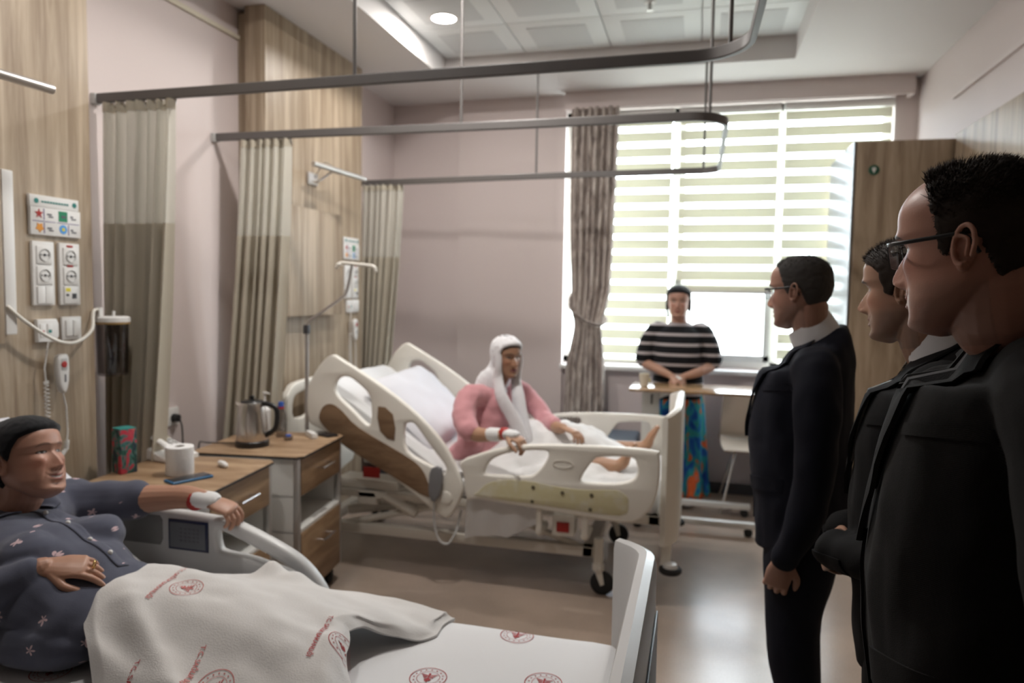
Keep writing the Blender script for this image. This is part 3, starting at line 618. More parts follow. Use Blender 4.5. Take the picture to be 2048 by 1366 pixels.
t = thing('white_box', 'small oblong white plastic box on the farther bedside cabinet', 'box', (-1.97, 3.42, TZ)); Mb = Matrix.Translation((-1.965, 3.40, 0)) @ Matrix.Rotation(R(-42), 4, 'Z')
obj('box_body', B().box(-.06, .06, -.016, .016, TZ, TZ + .022, .004, M=Mb), white_m, t); obj('box_lid', B().box(-.058, .058, -.015, .015, TZ + .022, TZ + .028, .003, M=Mb), white_m, t)
t = thing('mobile_phone', 'dark phone lying flat at the back corner of the farther bedside cabinet', 'phone', (-1.93, 3.49, TZ)); Mb = Matrix.Translation((-1.93, 3.475, 0)) @ Matrix.Rotation(R(-28), 4, 'Z')
obj('phone_body', B().box(-.08, .08, -.035, .035, TZ, TZ + .009, .004, M=Mb), black_m, t); obj('phone_screen', B().box(-.075, .075, -.031, .031, TZ + .0088, TZ + .0098, .0004, M=Mb), screen_m, t)
# near cabinet things
t = thing('toilet_roll', 'white toilet paper roll standing on the nearer bedside cabinet', 'toilet roll', (-2.085, 2.545, TZ))
obj('paper_roll', B().lathe([(.020, 0), (.054, 0), (.0555, .004), (.0555, .115), (.053, .118), (.021, .118), (.020, .115), (.020, 0)], (-2.085, 2.545, TZ), 40), paper_m, t)
obj('cardboard_core', B().lathe([(.0185, .001), (.020, .001), (.020, .116), (.0185, .116), (.0185, .001)], (-2.085, 2.545, TZ), 30), nt('cardboard', .8, (.22, .17, .12)), t)
t = thing('smartphone', 'smartphone in a blue case lying in front of the toilet roll', 'phone', (-1.995, 2.47, TZ)); Mb = Matrix.Translation((-1.985, 2.475, 0)) @ Matrix.Rotation(R(66), 4, 'Z')
obj('phone_case', B().box(-.085, .085, -.039, .039, TZ, TZ + .011, .005, 3, M=Mb), phoneb_m, t); obj('phone_screen', B().box(-.079, .079, -.034, .034, TZ + .0105, TZ + .0118, .0005, M=Mb), screen_m, t)
t = thing('floral_box', 'tall narrow carton with red flower print on the nearer bedside cabinet', 'carton', (-2.32, 2.50, TZ)); Mb = Matrix.Translation((-2.32, 2.50, 0)) @ Matrix.Rotation(R(-20), 4, 'Z')
obj('carton_body', B().box(-.035, .035, -.035, .035, TZ, TZ + .185, .003, M=Mb), flor_m, t); obj('carton_flap', B().box(-.034, .034, -.034, .034, TZ + .185, TZ + .19, .002, M=Mb), teal_m, t)
t = thing('desk_telephone', 'white desk telephone with tilted keypad behind the toilet roll', 'telephone', (-2.33, 2.80, TZ)); Mb = Matrix.Translation((-2.36, 2.78, TZ)) @ Matrix.Rotation(R(-12), 4, 'Z')
obj('phone_base', B().plate([(-.13, 0), (.13, 0), (.13, .018), (-.12, .085), (-.14, .085)], (), .17, .008, Mb @ MXZ(0), 1), white_m, t)
Mt = Mb @ Matrix.Translation((0, 0, .062)) @ Matrix.Rotation(R(15), 4, 'Y')
obj('handset', B().tube([(-.13, -.055, .012), (-.08, -.055, .030), (0, -.055, .034), (.08, -.055, .030), (.12, -.055, .010)], [(.024, .012), (.018, .011), (.014, .011), (.018, .011), (.024, .012)], 12).add(bmesh.new()) if False else (lambda b: (bmesh.ops.transform(b.bm, matrix=Mt, verts=b.bm.verts), b)[1])(B().tube([(-.12, -.055, .012), (-.08, -.055, .030), (0, -.055, .034), (.08, -.055, .030), (.11, -.055, .010)], [(.024, .012), (.018, .011), (.014, .011), (.018, .011), (.024, .012)], 12)), white_m, t)
obj('display', B().box(-.09, -.045, -.01, .06, .002, .008, .002, M=Mt), nt('lcd', .3, (.42, .38, .25)), t)
kb = B(); 
for i in range(4):
    for j in range(3): kb.box(-.03 + i * .028, -.012 + i * .028, -.008 + j * .024, .008 + j * .024, .002, .008, .002, M=Mt)
obj('keypad', kb, greyp_m, t); obj('blue_key', B().box(-.122, -.105, -.02, .05, .004, .009, .002, M=Mt), blue_m, t)
set_props(obj('plastic_plug', B().tube([(-2.02, 2.72, TZ + .012), (-1.99, 2.70, TZ + .014), (-1.965, 2.685, TZ + .011)], [.012, .013, .010], 12), white_m), 'small white plastic piece beside the toilet roll', 'plastic piece')

# ============================================================ IV POLE
t = thing('drip_pole', 'chrome drip pole with a bent arm at the head of the far bed', 'drip stand', (-2.09, 3.60, .35))
obj('pole', B().cyl((-2.11, 3.60, .38), (-2.095, 3.58, 1.34), .011), alu_m, t); obj('joint', B().box(-2.11, -2.08, 3.565, 3.595, 1.335, 1.385, .005), dgrey_m, t)
obj('bent_arm', B().tube([(-2.095, 3.58, 1.35), (-2.08, 3.57, 1.40), (-1.95, 3.53, 1.475), (-1.84, 3.50, 1.54), (-1.81, 3.50, 1.58), (-1.78, 3.50, 1.71)], .008, 10), alu_m, t)
obj('hook_bar', B().tube([(-1.87, 3.5, 1.70), (-1.845, 3.5, 1.722), (-1.75, 3.5, 1.715), (-1.66, 3.5, 1.705), (-1.645, 3.5, 1.68)], .010, 8).tube([(-1.845, 3.46, 1.715), (-1.845, 3.54, 1.715)], .007, 8), cream_m, t)

# ============================================================ FAR BED
t = FB = thing('hospital_bed', 'cream hospital bed with wood inlays and raised backrest, in the background', 'hospital bed', (-1.3, 4.13, 0))
R1o = [(-1.95, 1.222), (-1.879, 1.195), (-1.629, 1.054), (-1.434, .914), (-1.289, .769), (-1.212, .63), (-1.179, .542), (-1.192, .487), (-1.229, .411), (-1.266, .371), (-1.305, .381), (-1.372, .425), (-1.60, .58), (-1.849, .736), (-2.034, .813), (-2.086, .848), (-2.103, .97), (-2.085, 1.056), (-2.022, 1.162)]
h1 = [(-1.925, 1.054), (-1.899, 1.097), (-1.849, 1.106), (-1.798, 1.08), (-1.718, 1.004), (-1.71, .871), (-1.738, .852), (-1.828, .929), (-1.91, .999)]
h2 = [(-1.666, .954), (-1.579, .915), (-1.569, .773), (-1.653, .819)]
h3 = [(-1.515, .846), (-1.491, .873), (-1.453, .866), (-1.385, .781), (-1.327, .712), (-1.279, .652), (-1.278, .621), (-1.302, .612), (-1.355, .646), (-1.5, .718)]
wi = [(-2.021, .88), (-1.992, .938), (-1.94, .951), (-1.879, .916), (-1.778, .829), (-1.529, .707), (-1.432, .65), (-1.383, .58), (-1.368, .476), (-1.578, .574), (-1.848, .712), (-1.93, .773), (-2.002, .834)]
R2o = [(-1.195, .681), (-1.128, .719), (-.944, .779), (-.73, .808), (-.385, .818), (-.19, .812), (-.165, .789), (-.162, .647), (-.191, .536), (-.242, .469), (-.308, .439), (-.444, .443), (-.795, .468), (-1.088, .490), (-1.158, .485), (-1.175, .593), (-1.187, .635)]
hA = [(-1.06, .645), (-1.031, .698), (-.973, .734), (-.872, .763), (-.744, .774), (-.722, .752), (-.749, .697), (-.798, .644), (-.841, .634), (-.899, .630), (-1.045, .628)]
hB = [(-.549, .65), (-.492, .741), (-.452, .761), (-.304, .772), (-.276, .74), (-.269, .7), (-.294, .657), (-.381, .633), (-.531, .627)]
yl = [(-1.088, .535), (-1.037, .582), (-.942, .608), (-.797, .609), (-.655, .592), (-.516, .59), (-.38, .602), (-.325, .579), (-.311, .539), (-.356, .473), (-.72, .490), (-1.088, .508)]
def side(yc, sgn, near):
    r = obj('head_side_rail', B().plate(R1o, [h1, h3], .04, .012, MXZ(yc), 3), cream_m, t)
    o2 = obj('wood_inlay', B().plate(wi, (), .004, .0015, MXZ(yc - sgn * .0205), 3), inlay_m, r); obj('wood_inlay', B().plate(h2, (), .004, .0015, MXZ(yc - sgn * .0205), 2), inlay_m, r)
    obj('hinge_cap', B().plate(disc(-1.272, .484, .035, 24), (), .008, .003, MXZ(yc - sgn * .021), 1), cream_m, r)
    q = obj('foot_side_rail', B().plate(R2o, [hA, hB], .04, .012, MXZ(yc), 3), cream_m, t)
    obj('yellowed_label', B().plate(yl, (), .004, .0015, MXZ(yc - sgn * .0205), 3), yellow_m, q)
    for a, b_ in ((-.797, .581), (-.644, .565), (-.495, .566), (-.801, .506), (-.499, .491)): obj('screw', B().plate(disc(a, b_, .010, 14), (), .004, .001, MXZ(yc - sgn * .0235), 1), nt('screw_dark', .6, (.12, .10, .06)) if 'screw_dark' not in MATS else MATS['screw_dark'], q)
    obj('oval_emblem', B().plate([(-.644 + .055 * math.cos(a * .3927), .712 + .022 * math.sin(a * .3927)) for a in range(16)], [[(-.644 + .048 * math.cos(a * .3927), .712 + .017 * math.sin(a * .3927)) for a in range(16)]], .004, .0012, MXZ(yc - sgn * .0205), 1), creamd_m, q)
side(3.60, 1, True); side(4.64, -1, False)
def board_curved(xc, y0, y1, z0, z1, th, wrap, arch=.05):
    """end board curved in plan, ends wrapping towards the mattress, arched top"""
    Rg = []; n = 28
    for i in range(n + 1):
        u = i / n; y = y0 + (y1 - y0) * u; e = min(u, 1 - u) / .17; k = max(0, 1 - e) ** 2 * wrap; zt = z1 - arch * max(0, 1 - min(u, 1 - u) / .3) ** 2
        edge = .35 + .65 * min(1, e * 2.0) ** .5; h = th / 2 * (1 if 0 < i < n else .6)
        x = xc - k
        Rg.append([V((x + a * h, y, zz)) for a, zz in ((-1, z0 + .01), (-.6, z0), (.6, z0), (1, z0 + .01), (1, zt - .03), (.75, zt - .008), (0, zt), (-.75, zt - .008), (-1, zt - .03))])
    return B().rings(Rg)
f = obj('footboard', board_curved(-.085, 3.68, 4.58, .30, 1.02, .045, .06), cream_m, t)
for y in (3.76, 4.50): obj('footboard_post', B().cyl((-.13, y, .18), (-.12, y, .36), .028), cream_m, f)
for y in (3.72, 4.54): obj('bumper_disc', B().lathe([(.001, 0), (.05, 0), (.058, .008), (.058, .022), (.05, .03), (.001, .03)], (-.10, y, .155)), rub_m, f)
obj('bumper_cap', B().lathe([(.001, .03), (.038, .03), (.032, .048), (.001, .055)], (-.10, 3.72, .155)), white_m, f)
hb = obj('headboard', B().plate([(3.70, .40), (4.56, .40), (4.57, .85), (4.50, .99), (4.38, 1.03), (3.90, 1.03), (3.76, .99), (3.69, .85)], [[(3.80, .82), (3.80, .93), (3.88, .96), (4.0, .96), (4.0, .82)], [(4.26, .82), (4.26, .96), (4.38, .96), (4.46, .93), (4.46, .82)]], .045, .012, MYZ(-2.33), 3), cream_m, t)
fr = B().box(-2.15, -.50, 3.72, 3.78, .19, .245, .006).box(-2.15, -.50, 4.48, 4.54, .19, .245, .006).box(-2.15, -2.08, 3.72, 4.54, .19, .245, .006).box(-.56, -.49, 3.72, 4.54, .19, .245, .006)
obj('base_frame', fr, creamd_m, t)
up = B().box(-1.25, -.16, 3.70, 3.75, .40, .45, .006).box(-1.25, -.16, 4.51, 4.56, .40, .45, .006).box(-.22, -.16, 3.70, 4.56, .40, .45, .006).box(-1.30, -1.24, 3.70, 4.56, .40, .45, .006).box(-2.2, -1.25, 3.72, 3.76, .40, .44, .005).box(-2.2, -1.25, 4.5, 4.54, .40, .44, .005)
up.tube([(-1.95, 3.76, .23), (-1.30, 3.76, .40)], (.02), 8).tube([(-1.95, 4.5, .23), (-1.30, 4.5, .40)], (.02), 8).tube([(-1.15, 3.76, .41), (-.60, 3.76, .24)], .018, 8).tube([(-1.15, 4.5, .41), (-.60, 4.5, .24)], .018, 8)
obj('lifting_frame', up, creamd_m, t)
m1 = B().box(-2.0, -1.62, 3.74, 3.90, .44, .50, .01).box(-1.86, -1.74, 3.72, 3.80, .36, .44, .01).cyl((-1.70, 3.74, .42), (-1.50, 3.74, .33), .03).cyl((-1.95, 3.8, .30), (-1.45, 3.9, .36), .028)
obj('actuator', m1, creamd_m, t); obj('warning_label', B().box(-1.82, -1.72, 3.715, 3.722, .52, .58), red_m, t, 'red label on the actuator').location
mo = obj('motor_box', B().box(-.71, -.595, 3.66, 3.78, .31, .425, .008), cream_m, t); obj('red_label', B().box(-.685, -.62, 3.652, 3.662, .335, .385), red_m, mo)
for x in (-.77, -.53): obj('rail_pivot', B().cyl((x, 3.62, .335), (x, 3.75, .335), .022).box(x - .015, x + .015, 3.60, 3.63, .33, .48, .006), cream_m, t)
def caster(x, y, p, r=.062):
    c = obj('caster', B().cyl((x - .0, y, .30), (x, y, .13), .026).cyl((x, y, .16), (x, y, .13), .032), cream_m, p)
    obj('wheel', B().lathe([(.001, -.016), (r * .5, -.016), (r - .008, -.014), (r, -.008), (r, .008), (r - .008, .014), (r * .5, .016), (.001, .016)], (x + .022, y, r), 32, Matrix.Rotation(R(90), 4, 'X')), rub_m, c); obj('wheel_fork', B().plate([(x - .025, .15), (x + .02, .15), (x + .035, .06), (x + .015, .05)], (), .006, .001, MXZ(y - .019), 1).plate([(x - .025, .15), (x + .02, .15), (x + .035, .06), (x + .015, .05)], (), .006, .001, MXZ(y + .019), 1), cream_m, c)
for x, y in ((-.47, 3.72), (-.47, 4.53), (-2.1, 3.75), (-2.1, 4.51)): caster(x, y, t)
# mattress with raised back
def fmat():
    prof = []  # path of top surface
    def top(x): return .585 if x > -1.28 else .585 + (-1.28 - x) * .62 + .02 * math.sin((-1.28 - x) * 3)
    Rg = []
    xs = [-.17, -.2, -.4, -.7, -1.0, -1.2, -1.28, -1.36, -1.6, -1.85, -2.02, -2.05]
    for i, x in enumerate(xs):
        zt = top(x); zb = zt - .13; s = .9 if i in (0, len(xs) - 1) else 1
        y0, y1 = 4.13 - .435 * s, 4.13 + .435 * s
        Rg.append([V((x, y0 + .02, zb)), V((x, y1 - .02, zb)), V((x, y1, zb + .03)), V((x, y1, zt - .035)), V((x, y1 - .035, zt)), V((x, 4.3, zt + .004)), V((x, 4.13, zt + .006)), V((x, 3.95, zt + .004)), V((x, y0 + .035, zt)), V((x, y0, zt - .035)), V((x, y0, zb + .03))])
    b = B().rings(Rg); bmesh.ops.subdivide_edges(b.bm, edges=b.bm.edges[:], cuts=2, use_grid_fill=True, smooth=.6); displace(b.bm, .006, 9, (1, 1, 1)); return b
set_props(obj('mattress', fmat(), mattw_m), 'white covered mattress of the far bed, raised at the head', 'mattress')
t = FB
obj('hand_control', B().plate([(-1.347, .643), (-1.29, .647), (-1.289, .538), (-1.327, .462), (-1.36, .496), (-1.361, .578)], (), .022, .006, MXZ(3.562), 2), remote_m, t, 'grey hand control hooked over the rail')
obj('control_cable', B().tube([(-1.33, 3.56, .47), (-1.335, 3.57, .36), (-1.31, 3.57, .26), (-1.26, 3.58, .235), (-1.22, 3.6, .30), (-1.21, 3.65, .40)], .006, 8), greyp_m, t)
def pillow(name, M, sx, sy, th, lab, m=pillow_m, seed=0, group=None):
    b = B(); n = 22; T = []; 
    def P(u, v, s):
        a, c = 2 * u - 1, 2 * v - 1; e = max(0, (1 - a ** 4) * (1 - c ** 4)) ** .5; pin = 1 - .07 * (1 - abs(a)) * abs(c) - .05 * (1 - abs(c)) * abs(a)
        return M @ V((a * sx * (1 - .06 * (1 - c * c) * 0), c * sy, s * th * (e + .03) + .016 * e * noise.noise(V((a * 3 + seed, c * 3, s)))))
    top = [[b.bm.verts.new(P(i / n, j / n, 1)) for j in range(n + 1)] for i in range(n + 1)]; bot = [[b.bm.verts.new(P(i / n, j / n, -1)) for j in range(n + 1)] for i in range(n + 1)]
    for i in range(n):
        for j in range(n): b.bm.faces.new((top[i][j], top[i + 1][j], top[i + 1][j + 1], top[i][j + 1])); b.bm.faces.new((bot[i][j], bot[i][j + 1], bot[i + 1][j + 1], bot[i + 1][j]))
    for i in range(n):
        b.bm.faces.new((top[i][0], bot[i][0], bot[i + 1][0], top[i + 1][0])); b.bm.faces.new((top[i][n], top[i + 1][n], bot[i + 1][n], bot[i][n])); b.bm.faces.new((top[0][i], top[0][i + 1], bot[0][i + 1], bot[0][i])); b.bm.faces.new((top[n][i], bot[n][i], bot[n][i + 1], top[n][i + 1]))
    return set_props(obj(name, b, m), lab, 'pillow', group)
pillow('pillow', Matrix.Translation((-1.62, 4.13, .885)) @ Matrix.Rotation(R(42), 4, 'Y') @ Matrix.Rotation(R(4), 4, 'X'), .27, .36, .075, 'white pillow leaning on the raised backrest of the far bed')
# sheet hanging over the near side rail bottom of far bed and rumpled cover over legs
def hang(u, v):
    x = -1.185 + .42 * u; zb = .255 + .03 * math.sin(u * 4) + (.17 * max(0, u - .55) / .45) ** 1 * .9
    z_ = .57 + (zb - .57) * v
    return (x + .01 * math.sin(v * 3), 3.655 - .02 * math.sin(v * 2.2) + .008 * math.sin(u * 17), z_)
set_props(obj('hanging_sheet', sheetgrid(hang, 30, 16, .004), sheet_m), 'white sheet hanging below the side rail of the far bed', 'sheet')
def cover(u, v):
    x = -1.36 + 1.10 * u; y = 3.70 + .86 * v
    z_ = .597 + .17 * ss(0, .3, u) * (1 - ss(.62, 1.0, u)) * math.exp(-((v - .52) / .30) ** 2) + .05 * math.exp(-((v - .5) / .3) ** 2)
    z_ += .022 * noise.noise(V((x * 9, y * 9, 0))) + .012 * noise.noise(V((x * 22, y * 18, 3)))
    if v < .06: z_ -= .05 * (1 - v / .06)
    return (x + .03 * math.sin(v * 6), y, max(z_, .593))
set_props(obj('bed_cover', sheetgrid(cover, 70, 56, .008), sheet_m, smooth=80), 'rumpled white cover over the legs of the woman on the far bed', 'blanket')

# ============================================================ NEAR BED
t = NB = thing('hospital_bed', 'light grey hospital bed with white sheets in the foreground', 'hospital bed', (-1.25, 1.45, 0))
nr = [(-2.02, .85), (-1.76, .85), (-1.49, .838), (-1.432, .832), (-1.304, .787), (-1.197, .738), (-1.127, .676), (-1.085, .60), (-1.075, .52), (-1.12, .49), (-1.5, .48), (-2.02, .5), (-2.06, .68)]
nh = [(-1.488, .792), (-1.483, .742), (-1.46, .727), (-1.35, .715), (-1.19, .678), (-1.25, .715), (-1.45, .79)]
r = obj('side_rail', B().plate(nr, [nh], .045, .014, MXZ(2.0), 3), lgrey_m, t)
obj('rail_recess', B().plate([(-1.90, .73), (-1.70, .73), (-1.69, .75), (-1.69, .815), (-1.70, .828), (-1.90, .828)], (), .003, .001, MXZ(1.977), 1), nt('mid_grey', .5, (.22, .22, .215)), r)
d = obj('control_display', B().plate([(-1.665, .722), (-1.515, .722), (-1.515, .822), (-1.665, .822)], (), .008, .003, MXZ(1.976), 1), nt('navy_frame', .3, (.012, .018, .06)), r, 'control display with dark blue frame')
obj('display_face', B().plate([(-1.657, .730), (-1.523, .730), (-1.523, .814), (-1.657, .814)], (), .002, .0005, MXZ(1.9715), 1), nt('display_grey', .3, (.13, .14, .16)), d)
kb = B()
for i in range(5):
    for j in range(4): kb.plate(rect(-1.620 + i * .016, -1.611 + i * .016, .752 + j * .013, .758 + j * .013), (), .0012, .0002, MXZ(1.970), 1, 0)
obj('display_print', kb, ink_m, d)
f = obj('footboard', board_curved(-.105, .93, 1.95, .34, .945, .05, .085, .03), lgrey_m, t)
obj('footboard_inlay', B().box(-.079, -.074, 1.05, 1.78, .45, .80, .002), dgrey_m, f)
obj('headboard', board_curved(-2.38, .93, 1.97, .45, 1.08, .045, -.06), lgrey_m, t)
fr = B().box(-2.25, -.15, 1.0, 1.06, .38, .44, .006).box(-2.25, -.15, 1.86, 1.92, .38, .44, .006).box(-.22, -.14, 1.0, 1.92, .38, .44, .006).box(-2.28, -2.2, 1.0, 1.92, .38, .44, .006).box(-2.1, -.3, 1.1, 1.16, .17, .23, .006).box(-2.1, -.3, 1.76, 1.82, .17, .23, .006).box(-2.1, -2.03, 1.1, 1.82, .17, .23).box(-.37, -.3, 1.1, 1.82, .17, .23)
fr.tube([(-1.9, 1.13, .21), (-1.4, 1.13, .40)], .02, 8).tube([(-.5, 1.13, .21), (-1.0, 1.13, .40)], .02, 8).tube([(-1.9, 1.79, .21), (-1.4, 1.79, .40)], .02, 8).tube([(-.5, 1.79, .21), (-1.0, 1.79, .40)], .02, 8)
obj('bed_frame', fr, greyp_m, t)
obj('mattress_platform', B().box(-1.75, -.2, .99, 1.93, .44, .47, .004), greyp_m, t)
obj('near_side_rail', B().plate([(-2.0, .40), (-1.2, .40), (-1.15, .46), (-1.2, .55), (-2.0, .55)], (), .04, .012, MXZ(.93), 2), lgrey_m, t)
for x, y in ((-.4, 1.10), (-.4, 1.82), (-2.0, 1.10), (-2.0, 1.82)): caster(x, y, t)
def nmat():
    def top(x): return .64 if x > -1.62 else .64 + (-1.62 - x) * .62
    Rg = []; xs = [-.175, -.18, -.20, -.25, -.5, -.8, -1.1, -1.4, -1.55, -1.62, -1.7, -1.9, -2.15, -2.2]
    for i, x in enumerate(xs):
        zt = top(x) - (.035, .018, .004, 0)[i] if i < 4 else top(x); zb = top(x) - .15; r_ = .035
        y0, y1 = .975, 1.925
        if i == 0: zb += .02
        Rg.append([V((x, y0 + .02, zb)), V((x, y1 - .02, zb)), V((x, y1, zb + .03)), V((x, y1, zt - r_)), V((x, y1 - .010, zt - .010)), V((x, y1 - r_, zt)), V((x, 1.7, zt)), V((x, 1.45, zt)), V((x, 1.2, zt)), V((x, y0 + r_, zt)), V((x, y0 + .01, zt - .01)), V((x, y0, zt - r_)), V((x, y0, zb + .03))])
    b = B().rings(Rg); bmesh.ops.subdivide_edges(b.bm, edges=b.bm.edges[:], cuts=5, use_grid_fill=True)
    for v in b.bm.verts:
        if v.co.z > .6 and v.co.x > -1.3:   # fine wrinkles pulling along the bed
            v.co.z += .0022 * noise.noise(V((v.co.x * 3.5, v.co.y * 34 + 2 * noise.noise(v.co * 4), 0))) * ss(-.2, -.45, v.co.x) + .004 * noise.noise(v.co * 5)
    return b
nm = set_props(obj('mattress', nmat(), mattw_m, smooth=60), 'white sheeted mattress of the near bed with red emblems', 'mattress')
# emblem + lettering geometry laid onto a surface z=f(x,y)
GL = {}
def glyphs(txt):
    if txt in GL: return GL[txt]
    cu = bpy.data.curves.new('t', 'FONT'); cu.body = txt; cu.size = 1; cu.fill_mode = 'FRONT'; cu.align_x = 'CENTER'; cu.offset = .02
    o = bpy.data.objects.new('t', cu); me = bpy.data.meshes.new_from_object(o); vs = [tuple(v.co[:2]) for v in me.vertices]; fs = [tuple(p.vertices) for p in me.polygons]
    bpy.data.objects.remove(o); bpy.data.curves.remove(cu); bpy.data.meshes.remove(me); GL[txt] = (vs, fs); return GL[txt]
def ring2(r0, r1, n=48):
    vs = []; fs = []
    for i in range(n): a = 2 * math.pi * i / n; vs += [(r0 * math.cos(a), r0 * math.sin(a)), (r1 * math.cos(a), r1 * math.sin(a))]
    for i in range(n): j = (i + 1) % n; fs.append((2 * i, 2 * i + 1, 2 * j + 1, 2 * j))
    return vs, fs
def poly2(p): 
    c = (sum(a for a, b_ in p) / len(p), sum(b_ for a, b_ in p) / len(p)); vs = [c] + list(p); return vs, [(0, i + 1, (i + 1) % len(p) + 1) for i in range(len(p))]
def emblem2d(text=True):
    S = [ring2(.955, 1.0), ring2(.60, .625)]
    for i in range(16):
        a = 2 * math.pi * i / 16
        if text and 4.0 < a < 5.4: pass
        S.append(poly2(star(.78 * math.cos(a), .78 * math.sin(a), .07)))
    # winged staff with serpent curl in the middle
    S.append(poly2([(-.03, -.45), (.03, -.45), (.045, .32), (-.045, .32)]))
    for sg in (-1, 1):
        for k in range(3): S.append(poly2([(sg * .06, .26 - k * .10), (sg * (.46 - .09 * k), .36 - k * .15), (sg * (.40 - .08 * k), .27 - k * .15), (sg * .06, .20 - k * .10)]))
        S.append(poly2([(sg * .04, -.05), (sg * .2, -.16), (sg * .16, -.28), (sg * .03, -.2)]))
    S.append(poly2(disc(0, .38, .07, 10))); S.append(poly2([(-.12, -.38), (.12, -.30), (.10, -.24), (-.14, -.31)]))
    return S
def lay(b, shapes, fx, cx, cy, rot, s, sy=1, off=.0018):
    ca, sa = math.cos(R(rot)), math.sin(R(rot))
    for vs, fs in shapes:
        vv = []
        for x, y in vs:
            x *= s; y *= s * sy; X = cx + x * ca - y * sa; Y = cy + x * sa + y * ca; vv.append(b.bm.verts.new((X, Y, fx(X, Y) + off)))
        for f_ in fs:
            try: b.bm.faces.new([vv[i] for i in f_])
            except ValueError: pass
EMB = emblem2d()
tree = None
def surf(o):
    dg = bpy.context.evaluated_depsgraph_get(); m = bmesh.new(); m.from_mesh(o.data); bmesh.ops.translate(m, vec=worldloc(o), verts=m.verts); T = BVHTree.FromBMesh(m); m.free()
    def fz(x, y):
        h = T.ray_cast(V((x, y, 2)), V((0, 0, -1))); return h[0].z if h[0] is not None else .5
    return fz
fz = surf(nm)
for (x, y, rt) in ((-1.50, 1.37, 25), (-.61, 1.60, 5), (-.455, 1.872, 0), (-.335, 1.655, 0), (-.735, 1.865, 0), (-.47, 1.30, 10), (-1.18, 1.14, 5), (-.80, 1.2, 8), (-.30, 1.15, 0)):
    b = B(); lay(b, EMB, fz, x, y, rt, .046); bmesh.ops.recalc_face_normals(b.bm, faces=b.bm.faces)
    obj('emblem_print', b, print_m, nm, recalc=False)
# blanket
LB = [(.96, -1.08), (1.10, -1.13), (1.22, -1.21), (1.30, -1.31), (1.38, -1.41), (1.47, -1.49), (1.55, -1.51), (1.65, -1.50), (1.75, -1.48), (1.93, -1.46)]
RB = [(.96, -.90), (1.15, -.84), (1.28, -.745), (1.38, -.715), (1.46, -.735), (1.53, -.79), (1.60, -.83), (1.66, -.80), (1.73, -.72), (1.80, -.67), (1.93, -.64)]
def bh(x, y):
    u = (x + 1.5) / .85
    cy_ = 1.62 - .02 * u
    leg = .165 * (1 - .50 * ss(.2, 1.0, u)) * math.exp(-((y - cy_) / .22) ** 2) * (1 - .9 * ss(.78, 1.0, u))
    leg2 = .06 * math.exp(-((y - 1.40 - .05 * u) / .12) ** 2) * (1 - ss(.5, .95, u))
    e = .012 * noise.noise(V((x * 4 + y * 5, y * 9, 0))) + .028 * noise.noise(V((x * 2.6 + 1, y * 4, 5))) + .004 * noise.noise(V((x * 14, y * 22, 1)))
    fold = .030 * math.exp(-((y - 1.30 + .55 * (x + 1.1)) / .035) ** 2) * ss(-1.45, -1.2, x) + .024 * math.exp(-((y - 1.22 + .25 * (x + .9)) / .03) ** 2) + .016 * math.exp(-((x + .78 + .3 * (y - 1.4)) / .03) ** 2) * ss(1.7, 1.45, y)
    bunch = .05 * math.exp(-((x + 1.19) / .09) ** 2 - ((y - 1.885) / .045) ** 2) * (1 + .3 * math.sin(x * 55))
    return max(.652, .655 + leg + leg2 + e + fold + bunch)
def bl(u, v):
    y = .955 + .955 * v; a = lerpk(y, LB)[0]; b_ = lerpk(y, RB)[0]; x = a + (b_ - a) * u + .010 * math.sin(v * 31) * (u > .97)
    z_ = bh(x, y); ed = min(u, 1 - u) * (b_ - a)
    if ed < .03: z_ -= .018 * (1 - ed / .03)
    if v < .04: z_ -= .10 * (1 - v / .04)
    return (x, y, max(z_, .648 if v >= .04 else .5))
bk = set_props(obj('blanket', sheetgrid(bl, 110, 120, .010), blanket_m, smooth=80), 'off-white hospital blanket with red emblems over the reclining woman\'s legs', 'blanket')
fz = surf(bk)
for i, (x, y, rt, s, pm) in enumerate(((-1.235, 1.525, -80, .040, printl_m), (-.79, 1.525, -80, .042, print_m), (-1.00, 1.32, -70, .040, printl_m), (-1.13, 1.235, -75, .04, print_m), (-1.45, 1.74, -80, .038, print_m))):
    b = B(); lay(b, EMB, fz, x, y, rt, s); obj('emblem_print', b, pm, bk, recalc=False)
def lettering(x, y, rt, s, pm, txt='T.C. SAĞLIK BAKANLIĞI'):
    b = B(); vs, fs = glyphs(txt)
    sub = bmesh.new(); q = [sub.verts.new((a, c, 0)) for a, c in vs]
    for f_ in fs:
        try: sub.faces.new([q[i] for i in f_])
        except ValueError: pass
    vv = [tuple(v.co[:2]) for v in sub.verts]; sub.verts.index_update(); ff = [tuple(v.index for v in f_.verts) for f_ in sub.faces]; sub.free()
    lay(b, [(vv, ff)], fz, x, y, rt, s, off=.003); obj('lettering', b, pm, bk, recalc=False)
lettering(-1.305, 1.53, -82, .0155, printl_m); lettering(-.862, 1.52, -80, .0155, print_m); lettering(-1.065, 1.31, -75, .0155, printl_m); lettering(-1.185, 1.24, -75, .0155, print_m)

